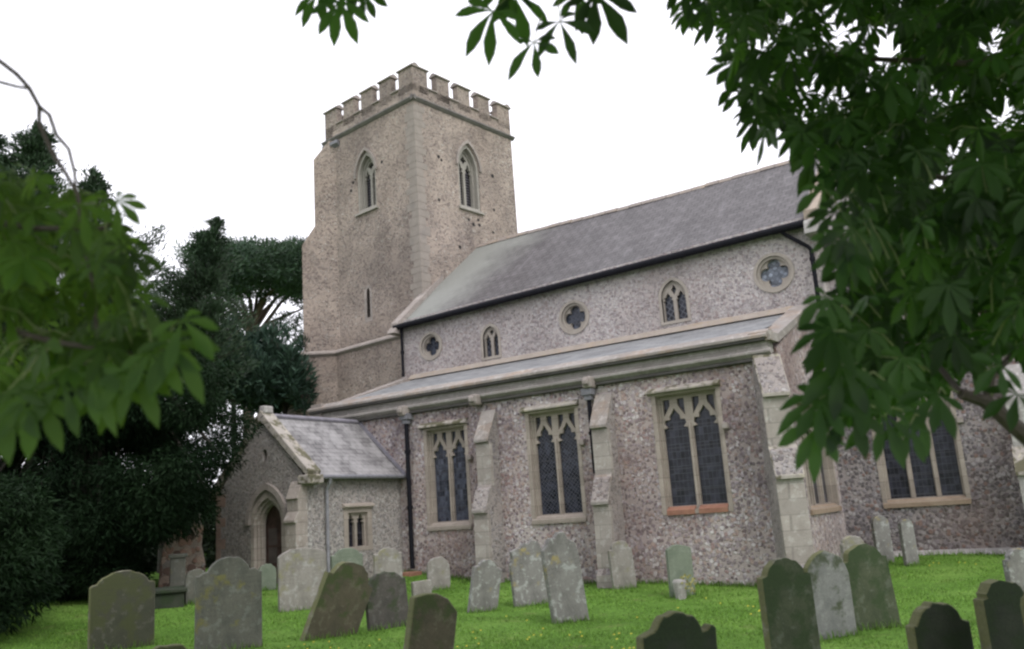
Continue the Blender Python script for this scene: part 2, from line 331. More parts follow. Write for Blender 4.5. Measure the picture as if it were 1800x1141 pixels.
def quatre(c, z, r, n=9):
    L = []; d = r * .52; rr = r * .43
    for q in range(4):
        a0 = q * PI / 2
        for i in range(n):
            a = a0 - PI * .62 + 1.24 * PI * i / (n - 1)
            L.append((c + d * math.cos(a0) + rr * math.cos(a), z + d * math.sin(a0) + rr * math.sin(a)))
    return L
def cusped(c, w, z0, zs, za):
    """light with an ogee, cusped head"""
    h = w / 2; H = za - zs
    right = [(h, z0), (h, zs), (h * .98, zs + H * .12), (h * .66, zs + H * .16), (h * .90, zs + H * .32), (h * .80, zs + H * .50), (h * .44, zs + H * .50), (h * .42, zs + H * .68), (h * .2, zs + H * .82), (0, za)]
    L = [(-h, z0)] + right + [(-x, z) for x, z in right[1:-1][::-1]]
    return [(c + x, z) for x, z in L]
def thing(name, label, cat, loc=(0, 0, 0), group=None):
    o = bpy.data.objects.new(name, None); COL.objects.link(o); o.location = loc; o.empty_display_size = .3
    o['label'] = label; o['category'] = cat
    if group: o['group'] = group
    return o
def part(mb, name, mats, parent, **k):
    o = mb.build(name, mats, None, **k)
    o.parent = parent
    p = Vector((0, 0, 0)); q = parent
    while q is not None: p += Vector(q.location); q = q.parent
    o.location = -p                   # mesh data stays in world metres
    return o
def struct(o): o['kind'] = 'structure'; return o
S_U, S_V = (1, 0, 0), (0, 0, 1)       # south-facing plane
E_U, E_V = (0, 1, 0), (0, 0, 1)       # east-facing plane

# ------------------------------------------------------------------ ground
def G(x, y):
    z = float(np.interp(x, [-60, -20, 0, 3.7, 6, 9, 12, 20, 60], [1.0, .1, -.45, -.72, -.92, -1.02, -1.12, -1.1, -1.1]))
    return z + .035 * min(max(y, 0), 6)
def Gv(x, y):
    z = np.interp(x, [-60, -20, 0, 3.7, 6, 9, 12, 20, 60], [1.0, .1, -.45, -.72, -.92, -1.02, -1.12, -1.1, -1.1])
    z = z + .035 * np.clip(y, 0, 6)
    return z + .03 * np.sin(x * 1.3 + y * .7) * np.sin(y * 1.1 - x * .4)
def make_ground():
    xs = np.concatenate([np.array([-600, -300, -150, -80, -50]), np.arange(-35, 40, .5), np.array([55, 90, 150, 300, 600])])
    ys = np.concatenate([np.array([-300, -120, -60, -40]), np.arange(-24, 26, .5), np.array([40, 70, 120, 250, 500, 800])])
    X, Y = np.meshgrid(xs, ys); Z = Gv(X, Y)
    v = np.stack([X.ravel(), Y.ravel(), Z.ravel()], 1); nx = len(xs); f = []
    for j in range(len(ys) - 1):
        for i in range(nx - 1):
            a = j * nx + i; f.append((a, a + 1, a + nx + 1, a + nx))
    me = bpy.data.meshes.new('ground'); me.from_pydata(v.tolist(), [], f); me.polygons.foreach_set('use_smooth', np.ones(len(f), bool))
    m, t, b = newmat('churchyard_grass'); vv = objvec(t)
    n1 = noise(t, vv, .5, 5, .6); r1 = ramp(t, n1.outputs[0], [(.35, (.080, .165, .026)), (.5, (.108, .215, .036)), (.65, (.145, .26, .05))])
    n2 = noise(t, vv, 14, 4, .7); r2 = ramp(t, n2.outputs[0], [(.3, .5), (.7, 1.3)]); n3 = noise(t, vv, 1.8, 5, .7); r3 = ramp(t, n3.outputs[0], [(.55, 0), (.72, .55)]); r1o = mix(t, r3.outputs[0], r1.outputs[0], (.17, .16, .07))
    t.links.new(mix(t, 1, r1o, r2.outputs[0], 'MULTIPLY'), b.inputs['Base Color']); b.inputs['Roughness'].default_value = .9
    b.inputs['Specular IOR Level'].default_value = .1
    bump(t, b, n2.outputs[0], .8, .05)
    me.materials.append(m); o = bpy.data.objects.new('ground', me); COL.objects.link(o); struct(o)
make_ground()

def npmesh(name, V, F, mat, tint=None):
    """V (n,3), F (m,k) arrays"""
    me = bpy.data.meshes.new(name); k = F.shape[1]
    me.vertices.add(len(V)); me.vertices.foreach_set('co', V.astype('f').ravel())
    me.loops.add(F.size); me.loops.foreach_set('vertex_index', F.astype('i').ravel())
    me.polygons.add(len(F)); me.polygons.foreach_set('loop_start', np.arange(0, F.size, k, dtype='i')); me.polygons.foreach_set('loop_total', np.full(len(F), k, 'i'))
    me.materials.append(mat); me.update(calc_edges=True)
    if tint is not None:
        a = me.attributes.new('tint', 'FLOAT', 'POINT'); a.data.foreach_set('value', tint.astype('f'))
    o = bpy.data.objects.new(name, me); COL.objects.link(o); return o
def norm(a): return a / (np.linalg.norm(a, axis=1, keepdims=True) + 1e-9)

# ------------------------------------------------------------------ the church
church = thing('church', 'medieval flint church with battlemented square tower, slate roofs, south aisle and porch', 'church', (7, 0, -1))
GB = -1.6      # walls run down below the grass
# --- tower (skewed a little from the nave)
TW = Vector((-.9894, .14522, 0)); TN = Vector((.14522, .9894, 0)); T0 = Vector((0, 5.49, 0)); TWD, TDP = 5.507, 5.667
ZS, ZC, ZM = 16.5, 17.14, 17.95
def tower():
    mb = MB()
    # south face: u runs east (local from SW corner), so u = TWD - west distance
    SWc = T0 + TW * TWD; U = -TW
    bw = gothic(TWD - 2.93, 1.16, 12.78, 14.3, 15.28)
    slit = gothic(TWD - 3.05, .2, 8.45, 9.45, 9.62, 4)
    mb.plate(rect(0, TWD, 7.34, ZC), [bw, slit], SWc, U, S_V, .5, 0, False)
    mb.plate(rect(0, TWD, GB, 7.34), [], SWc - TN * .10, U, S_V, .5, 0, True)
    # east face: u = north distance
    be = gothic(2.86, 1.2, 12.6, 14.35, 15.4)
    mb.plate(rect(.5, TDP - .5, 7, ZC), [be], T0, TN, E_V, .5, 0, False)
    NE = T0 + TN * TDP; NW = NE + TW * TWD
    mb.plate(rect(0, TWD, GB, ZC), [], NE, TW, S_V, .5, 0, False)
    mb.plate(rect(0, TDP, GB, ZC), [], NW, -TN, S_V, .5, 0, False)
    part(mb, 'tower_wall', 'flint_tower', church)
    # leaded roof behind the parapet
    r = MB(); r.face([T0 + Vector((0, 0, 16.3)), T0 + TN * TDP + Vector((0, 0, 16.3)), NW + Vector((0, 0, 16.3)), SWc + Vector((0, 0, 16.3))]); part(r, 'tower_roof', 'lead', church)
    # diagonal buttress on the SW corner, in stages
    d = (TW - TN).normalized(); q = (TW + TN).normalized(); c = SWc
    prof = [(-.6, GB), (2.0, GB), (1.7, 5.0), (1.2, 6.3), (1.08, 7.25), (.98, 7.4), (.98, 11.9), (.45, 12.7), (.45, 15.6), (-.2, 16.42), (-.6, 16.42)]
    b = MB(); b.prism(prof, -.45, .45, c, d, (0, 0, 1)); part(b, 'buttress', 'flint_tower', church)
    b = MB()
    # string course of the first stage, wrapping wall and buttress
    sp = [(0, -.13), (.13, -.02), (.13, .03), (0, .15)]
    def string(A, B, out, z, prof, name, mat, ext=0):
        A = Vector(A); B = Vector(B); dr = (B - A).normalized(); mb2 = MB(); L = (B - A).length
        U_ = Vector(out); mb2.prism([(p[0] - .02, p[1]) for p in prof], -ext, L + ext, A + Vector((0, 0, z)), U_, (0, 0, 1)) if U_.cross(Vector((0, 0, 1))).dot(dr) > 0 else mb2.prism([(p[0] - .02, p[1]) for p in prof], -ext, L + ext, B + Vector((0, 0, z)), U_, (0, 0, 1))
        return part(mb2, name, mat, church)
    string(SWc - TN * .1 - TW * .3, T0 - TN * .1, -TN, 7.36, sp, 'string_course', 'lime_tower', .0)
    string(c - d * .35 - q * .45, c + d * 1.12 - q * .45, -q, 7.36, sp, 'string_course', 'lime_tower', 0)
    big = [(0, -.12), (.07, -.08), (.15, .0), (.15, .045), (.04, .11), (0, .11)]
    string(SWc, T0, -TN, ZS, big, 'string_course', 'tower_string', .13); string(T0, NE, -TW, ZS, big, 'string_course', 'tower_string', .13)
    # battlements: five merlons a side
    def crenel(L):
        pts = [(0, ZC)]; out = [(-.0, ZC)]
        wid = [.80, .70, .70, .70, .80]; gap = (L - sum(wid)) / 4; x = 0; spans = []
        for k, wd in enumerate(wid):
            spans.append((x, x + wd)); x += wd + gap
        return spans
    side = 0
    for (O, U_, L) in ((SWc, -TW, TWD), (T0, TN, TDP), (NE, TW, TWD), (NW, -TN, TDP)):
        sp_ = crenel(L)
        n = Vector(U_).cross(Vector((0, 0, 1))).normalized(); side += 1
        for k, (a, b_) in enumerate(sp_):
            if side % 2 == 0 and k == 0: a = .282
            if side % 2 == 0 and k == 4: b_ = L - .282
            dz = .004 if side % 2 == 0 else 0
            m1 = MB(); m1.plate(rect(a, b_, ZC - .3, ZM - .1), [], O + n * .0, U_, S_V, .28, 0); mo = part(m1, 'merlon', 'flint_tower', church)
            cp = MB(); P = [(.07, -.0), (.07, .05), (-.10, .16), (-.20, .16), (-.35, .05), (-.35, .0)]
            cp.prism(P, -(b_ + .06), -(a - .06), O + Vector((0, 0, ZM - .1 + dz)), n, (0, 0, 1)); part(cp, 'merlon_coping', 'lime_tower', mo)
        for k in range(4):
            a, b_ = sp_[k][1], sp_[k + 1][0]; cs = MB()
            P = [(.07, -.05), (.07, .0), (-.1, .1), (-.3, .1), (-.38, .0), (-.38, -.05)]
            cs.prism(P, -(b_ - .005), -(a + .005), O + Vector((0, 0, ZC)), n, (0, 0, 1)); part(cs, 'crenel_sill', 'lime_tower', church)
    # belfry windows: outer moulding, two lights and an eye, louvres behind
    def belfry(O, U_, c, w_, z0, zs, za, name='belfry_window'):
        f = MB(); O = Vector(O); n = Vector(U_).cross(Vector((0, 0, 1))).normalized()
        hole = gothic(c, w_ - .2, z0 + .12, zs, za - .15)
        f.plate(gothic(c, w_, z0, zs, za), [hole], O - n * .04, U_, S_V, .16, 0)
        hole2 = gothic(c, w_ - .36, z0 + .18, zs, za - .28)
        f.plate(gothic(c, w_ - .14, z0 + .1, zs, za - .12), [hole2], O - n * .22, U_, S_V, .12, 0)
        lw = (w_ - .36 - .1) / 2; dx = lw / 2 + .05
        L1 = cusped(c - dx, lw - .02, z0 + .2, zs - .15, zs + .32); L2 = cusped(c + dx, lw - .02, z0 + .2, zs - .15, zs + .32)
        eye = quatre(c, zs + .44, .17)
        f.plate(gothic(c, w_ - .30, z0 + .14, zs, za - .24), [L1, L2, eye], O - n * .27, U_, S_V, .1, 0)
        win = part(f, name, 'lime_belfry', church)
        hd = MB(); hd.plate(gothic(c, w_ + .22, zs - .1, zs, za + .13), [gothic(c, w_ + .02, zs - .101, zs, za + .012)[0:1] + gothic(c, w_ + .02, zs - .099, zs, za + .012)[1:]], O + n * .07, U_, S_V, .09, 0) if False else None
        # hood: arch band swept as small plate pieces
        arc = gothic(c, w_ + .06, zs, zs, za + .04)[1:]; arc2 = gothic(c, w_ + .26, zs, zs, za + .17)[1:]
        band = arc2 + [gothic(c, w_ + .26, zs, zs, za + .17)[0]] ; inner = arc + [gothic(c, w_ + .06, zs, zs, za + .04)[0]]
        h = MB(); h.plate(band + inner[::-1], [], O + n * .07, U_, S_V, .08, 0)
        part(h, 'hood_mould', 'lime_tower', win)
        lv = MB(); k = z0 + .22
        while k < za - .35:
            a = O + Vector(U_) * (c - w_ / 2 + .15) + Vector((0, 0, k)) - n * .40; b_ = O + Vector(U_) * (c + w_ / 2 - .15) + Vector((0, 0, k)) - n * .40
            e = -n * .09 + Vector((0, 0, .1)); lv.face([a, b_, b_ + e, a + e]); lv.face([a, b_, b_ - Vector((0, 0, .02)), a - Vector((0, 0, .02))]); k += .115
        part(lv, 'louvres', 'louvre', win)
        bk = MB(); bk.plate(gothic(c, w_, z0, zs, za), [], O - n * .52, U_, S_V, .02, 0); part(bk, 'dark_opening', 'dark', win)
        sl_ = MB(); P = [(.10, -.1), (.10, -.04), (-.05, .06), (-.05, -.1)]
        sl_.prism(P, -(c + w_ / 2 + .1), -(c - w_ / 2 - .1), O + Vector((0, 0, z0)), n, (0, 0, 1)); part(sl_, 'sill', 'lime_belfry', win)
    belfry(SWc, -TW, TWD - 2.93, 1.16, 12.78, 14.3, 15.28); belfry(T0, TN, 2.86, 1.2, 12.6, 14.35, 15.4)
    # slit window
    f = MB(); f.plate(gothic(TWD - 3.05, .44, 8.28, 9.45, 9.76, 4), [gothic(TWD - 3.05, .2, 8.45, 9.45, 9.62, 4)], SWc - TN * .006, -TW, S_V, .2, 0)
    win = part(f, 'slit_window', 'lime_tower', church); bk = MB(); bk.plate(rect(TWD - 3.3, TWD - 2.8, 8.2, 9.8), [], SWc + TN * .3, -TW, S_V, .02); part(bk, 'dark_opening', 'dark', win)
    # quoins at the SE corner
    qn = MB(); z = 7.5; k = 0
    while z < 16.2:
        h = random.uniform(.24, .38); a = .55 if k % 2 else .42; b_ = .38 if k % 2 else .50
        a += random.uniform(-.06, .08); b_ += random.uniform(-.06, .08)
        O = T0 + Vector((0, 0, z)) - TN * .008 - TW * .008
        qn.plate(rect(-a, 0, 0, h - .015), [], O, -TW, S_V, .1); qn.plate(rect(0.101, b_, 0, h - .015), [], O, TN, E_V, .1)
        z += h; k += 1
    part(qn, 'quoins', 'quoin_stone', church)
    # slate flashing under the string near the SW corner and odd dark putlog holes
    fl = MB(); fl.prism([(0, -.42), (.16, -.30), (.16, -.17), (0, -.17)], 0, 1.0, T0 + TW * 4.55 + Vector((0, 0, ZS)), -TN, (0, 0, 1)); part(fl, 'flashing', 'lead', church)
    pl = MB()
    for fx, fz in ((1.2, 14.4), (1.35, 14.3), (4.3, 14.4), (4.25, 12.9), (2.7, 12.15), (2.95, 12.0), (3.3, 12.05), (3.25, 12.25), (4.1, 11.9), (1.1, 12.6), (2.1, 10.9), (3.8, 10.8), (3.3, 10.7)):
        pl.plate(circle(fx, fz, random.uniform(.06, .09), 7), [], T0 - TW * .006, TN, E_V, .02)
    for fx, fz in ((3.75, 14.2), (1.95, 14.5), (3.9, 13.9)):
        pl.plate(circle(TWD - fx, fz, .07, 7), [], SWc - TN * .006, -TW, S_V, .02)
    part(pl, 'putlog_holes', 'dark', church)
tower()

# --- south aisle
XA0, XA1 = 0.0, 13.8; YN = 4.145; YE = 3.96
WINS = [(4.87, 1.14, .595, 3.06, 'glass_lead', 'lime_window'), (8.20, 1.20, .60, 3.12, 'glass_wire', 'lime_window'), (11.74, 1.32, .595, 3.12, 'glass_dark', 'brick')]
def sqwin(O, U_, c, w_, z0, z1, glass, sillm, par, lights=2, heads=True):
    """square-headed traceried window: wall hole is made by the caller"""
    O = Vector(O); U_ = Vector(U_); n = U_.cross(Vector((0, 0, 1))).normalized()
    f = MB(); x0, x1 = c - w_ / 2, c + w_ / 2
    f.plate(rect(x0 - .17, x1 + .17, z0 - .16, z1 + .07), [rect(x0 - .07, x1 + .07, z0 - .06, z1)], O + n * .012, U_, S_V, .12, 0)
    f.plate(rect(x0 - .09, x1 + .09, z0 - .08, z1 + .02), [rect(x0 - .015, x1 + .015, z0, z1 - .03)], O - n * .11, U_, S_V, .07, 0)
    mw = .11; lw = (w_ - mw * (lights - 1)) / lights; holes = []
    zs = z1 - .82; za = z1 - .30
    for k in range(lights):
        cx = x0 + lw / 2 + k * (lw + mw)
        holes.append(cusped(cx, lw, z0 + .02, zs, za))
        if heads:
            h = lw / 2; zt = z1 - .09
            for sgn in (-1, 1):
                holes.append([(cx + sgn * h * .30, zt), (cx + sgn * h * .86, zt), (cx + sgn * h * .86, zs + .34), (cx + sgn * h * .72, zs + .40), (cx + sgn * h * .50, za - .02), (cx + sgn * h * .32, za + .06)])
    f.plate(rect(x0 - .04, x1 + .04, z0 - .02, z1 - .02), holes, O - n * .15, U_, S_V, .11, 0)
    # mullions stand proud of the tracery
    for k in range(1, lights):
        cx = x0 + k * (lw + mw) - mw / 2
        f.plate([(cx - .025, z0), (cx + .025, z0), (cx + .025, zs + .15), (cx - .025, zs + .15)], [], O - n * .10, U_, S_V, .06, 0)
    win = part(f, 'window', 'lime_window', par)
    g = MB(); g.plate(rect(x0 - .03, x1 + .03, z0, z1 - .03), [], O - n * .225, U_, S_V, .02); part(g, 'pane', glass, win)
    hm = MB(); P = [(.0, -.02), (.14, .0), (.14, .04), (.0, .13)]
    hm.prism(P, -(x1 + .2), -(x0 - .26), O + Vector((0, 0, z1 + .07)) , n, (0, 0, 1))
    ls = MB()
    for x in (x1 + .23,): ls.box((-.07, 0, -.07), (.07, .12, .07), 0, Matrix((tuple(U_), tuple(n), (0, 0, 1))).transposed(), O + U_ * x + Vector((0, 0, z1 - .85)))
    part(ls, 'label_stop', 'lime_tower', win, bevel=.02)
    part(hm, 'hood_mould', 'lime_mossy' if sillm != 'orange_stone' else 'lime', win)
    s = MB(); P = [(.05, -.20), (.05, -.10), (-.10, -.005), (-.10, -.20)]
    if sillm == 'brick':
        s.prism([(.04, -.17), (.04, -.07), (-.09, .012), (-.09, -.17)], -(c - .05), -(x0 - .05), O + Vector((0, 0, z0)), n, (0, 0, 1)); s.prism([(.04, -.17), (.04, -.07), (-.09, .012), (-.09, -.17)], -(x1 + .05), -(c + .05), O + Vector((0, 0, z0)), n, (0, 0, 1))
    else: s.prism(P, -(x1 + .16), -(x0 - .16), O + Vector((0, 0, z0)), n, (0, 0, 1))
    part(s, 'sill', sillm, win)
def winhole(c, w_, z0, z1): return rect(c - w_ / 2 - .1, c + w_ / 2 + .1, z0 - .12, z1 + .03)
def aisle():
    mb = MB(); mb.plate(rect(XA0, XA1, GB, 3.72), [winhole(*w_[:4]) for w_ in WINS], (0, 0, 0), S_U, S_V, .5)
    part(mb, 'aisle_wall', 'flint_aisle', church)
    for w_ in WINS: sqwin((0, 0, 0), S_U, w_[0], w_[1], w_[2], w_[3], w_[4], w_[5], church)
    # east wall of the aisle, rising with the lean-to
    mb = MB(); c4_ = 2.85; eh = winhole(c4_, 2.5, .42, 2.75)
    mb.plate([(.5, GB), (YN + .5, GB), (YN + .5, 5.5), (YN, 5.5), (.5, 3.9)], [eh], (XA1, 0, 0), E_U, E_V, .5); part(mb, 'aisle_east_wall', 'flint_aisle', church)
    sqwin((XA1, 0, 0), E_U, c4_, 2.5, .42, 2.75, 'glass_dark', 'orange_stone', church, 3, False)
    mb = MB(); mb.plate([(0, 5.5), (0, GB), (YN - .5, GB), (YN - .5, 3.95)][0:0] + [(-YN, GB), (-.5, GB), (-.5, 3.9), (-YN, 5.4)], [], (XA0, 0, 0), (0, -1, 0), S_V, .5); part(mb, 'aisle_west_wall', 'flint_tower', church)
    # parapet: plain ashlar band between two strings
    mb = MB(); mb.plate(rect(XA0 - .05, XA1 - .04, 3.78, 4.06), [], (0, -.06, 0), S_U, S_V, .45)
    part(mb, 'parapet', 'lime', church)
    mb = MB(); mb.prism([(.0, -.12), (.13, .0), (.13, .04), (.0, .10)], -(XA1 + .04), -(XA0 - .12), (0, -.03, 3.74), (0, -1, 0), (0, 0, 1)); part(mb, 'string_course', 'lime', church)
    mb = MB(); mb.prism([(.06, .0), (.19, .02), (.19, .08), (-.12, .24), (-.34, .25), (-.42, .0)], -(XA1 + .0), -(XA0 - .12), (0, 0, 4.05), (0, -1, 0), (0, 0, 1)); part(mb, 'parapet_coping', 'lime_coping', church)
    for zz, yy in ((4.02, -.10), (3.60, -.04)):      # dark strip painting the shadow line under the coping and under the string
        mb = MB(); mb.prism([(0, -.03), (.07, -.01), (.07, .035), (0, .035)], -(XA1 - .05), -(XA0 - .08), (0, yy, zz), (0, -1, 0), (0, 0, 1)); part(mb, 'shadow_strip', 'shadow_dark', church)
    # east return of the parapet: a raked coping up to the nave wall
    mb = MB(); L = math.hypot(YN, 1.25)
    mb.prism([(-.1, 4.0), (.5, 4.02), (YN, 5.36), (YN, 5.52), (.55, 4.22), (-.1, 4.20)], -.42, .07, (XA1, 0, 0), (0, 1, 0), (0, 0, 1)); part(mb, 'east_coping', 'lime_coping', church)
    mb = MB(); mb.prism([(.0, 3.7), (YN + 1, 5.62), (YN + 1, 5.80), (.55, 4.30), (-.1, 4.28), (-.1, 3.7)], -.05, .38, (XA0, 0, 0), (0, 1, 0), (0, 0, 1)); part(mb, 'west_coping', 'lime_tower', church)
    # roof
    r = MB(); a = (XA0 + .35, .38, 4.28); l = math.hypot(YN - .38, 1.14)
    r.face([(XA0 + .35, .30, 4.24), (XA1 - .38, .30, 4.24), (XA1 - .38, YN, 5.36), (XA0 + .35, YN, 5.36)], [(0, 0), (XA1, 0), (XA1, l), (0, l)])
    part(r, 'aisle_roof', 'slate_aisle', church)
    fl = MB(); fl.prism([(0, -.02), (.16, -.02), (.04, .13), (0, .16)], -(XA1 - .4), -(XA0 + .4), (0, YN, 5.38), (0, -1, 0), (0, 0, 1)); part(fl, 'flashing', 'orange_fl', church)
    # carved grotesques on the string
    for x in (3.62, 6.05, 9.42):
        g = MB(); g.box((x - .13, -.33, 3.52), (x + .13, -.02, 3.80)); g.box((x - .08, -.42, 3.58), (x + .08, -.3, 3.74)); part(g, 'carved_corbel', 'lime_tower', church, bevel=.05)
    # buttresses
    def butt(xc, wd, prof, mats='lime_pale', face='lime_pale'):
        b = MB(); b.prism(prof, -(xc + wd / 2), -(xc - wd / 2), (0, 0, 0), (0, -1, 0), (0, 0, 1)); return part(b, 'buttress', mats, church, bevel=.012)
    prof1 = [(-.1, GB), (.80, GB), (.80, -.78), (.71, -.64), (.68, .74), (.76, .76), (.76, .84), (.56, 1.34), (.42, 1.42), (.42, 2.50), (.50, 2.52), (.50, 2.60), (.10, 3.28), (-.1, 3.3)]
    def ashlar(prof, half, O, D, bo):
        """dressed stones facing the front of a buttress, each stage its own slab"""
        for p, q in zip(prof[1:-2], prof[2:-1]):
            if abs(p[0] - q[0]) < .12 and q[1] - p[1] > .3:
                a = MB(); a.prism([(p[0] - .12, p[1]), (p[0] + .006, p[1]), (q[0] + .006, q[1]), (q[0] - .12, q[1])], -half, half, O, D, (0, 0, 1)); part(a, 'facing', 'butt1', bo, bevel=.006)
    def weather(lst, half, O, D, mat, bo):
        for (p0, p1) in lst:
            b = MB(); b.prism([(p0[0], p0[1] - .05), (p0[0], p0[1] + .02), (p1[0], p1[1] + .03), (p1[0], p1[1] - .06)], -half, half, O, D, (0, 0, 1)); part(b, 'weathering', mat, bo, bevel=.01)
    for xc in (6.36, 9.72):
        bo = butt(xc, .42, prof1, 'flint_grey'); ashlar(prof1, .213, Vector((xc, 0, 0)), Vector((0, -1, 0)), bo)
        weather((((.77, .81), (.44, 1.42)), ((.51, 2.57), (.05, 3.34))), .222, Vector((xc, 0, 0)), Vector((0, -1, 0)), 'lime_coping', bo)
    D = Vector((.46, -.888, 0)); c = Vector((XA1 - .2, .12, 0))
    prof3 = [(-.1, GB), (1.18, GB), (1.18, -.75), (1.06, -.66), (1.02, 1.0), (1.1, 1.02), (1.1, 1.10), (.86, 1.60), (.74, 1.66), (.74, 2.7), (.84, 2.72), (.84, 2.8), (.34, 3.62), (-.1, 3.62)]
    b = MB(); b.prism(prof3, -.27, .27, c, D, (0, 0, 1)); bo = part(b, 'buttress', 'flint_grey', church, bevel=.012); ashlar(prof3, .275, c, D, bo)
    weather((((1.11, 1.06), (.75, 1.68)), ((.85, 2.76), (.28, 3.66))), .29, c, D, 'lime_mossy', bo)
    # quoins of the SE corner
    # rainwater pipes
    def pipe(pts, r, mat='iron', hopper=None, name='downpipe'):
        b = MB(); b.tube(pts, r, 10); z = pts[0][2] - .9
        x, y = pts[-1][0], pts[-1][1]
        while z > pts[-1][2] + .2: b.tube([(x, y, z), (x, y, z + .09)], r * 1.35, 10); z -= 1.5
        o = part(b, name, mat, church)
        if hopper:
            h = MB(); hx, hy, hz = hopper; h.box((hx - .14, hy - .12, hz), (hx + .14, hy + .1, hz + .16)); h.box((hx - .09, hy - .08, hz - .12), (hx + .09, hy + .08, hz)); part(h, 'hopper', 'lead' if mat == 'iron' else mat, o, bevel=.01)
    pipe([(3.66, -.14, 3.4), (3.66, -.14, -.55)], .065, hopper=(3.66, -.14, 3.42))
    pipe([(9.36, -.14, 3.3), (9.36, -.14, 1.5)], .055, hopper=(9.36, -.14, 3.36))
    pipe([(.16, 4.02, 7.2), (.16, 4.02, 5.5)], .05)
    pipe([(13.42, 3.9, 7.5), (13.5, 4.0, 7.42), (14.0, 4.03, 7.0), (14.07, 4.03, 6.9), (14.07, 4.03, 5.45)], .055)
    b = MB(); b.box((3.5, -.6, -.9), (3.95, -.1, -.62)); part(b, 'brick_gully', 'brick', church, bevel=.01)
    # moulded plinth
M['orange_fl'] = stone('mortar_fillet', (.28, .24, .205), (.36, .315, .275), (.35, .25, .15), .5, 3)
M['flint_grey'] = flint('flint_buttress_sides', (.33, .30, .285), [(0, (.16, .14, .145)), (.2, (.26, .24, .245)), (.45, (.34, .32, .32)), (.75, (.22, .185, .175)), (.88, (.42, .40, .39))], 12, .35, ((.72, .71, .7), (1.05, 1.05, 1.05)), (.28, .22, .20), .3)
M['shadow_dark'] = stone('shadow_line_stone', (.05, .047, .045), (.09, .085, .08), (.03, .03, .028), .5, 3)  # near-black colour of the painted shadow strips below coping and string
M['butt1'] = stone('buttress_stone', (.28, .25, .225), (.365, .335, .305), (.21, .18, .16), .6, 2, (.5, .48, .45), .4, joints=(.9, .31))
aisle()

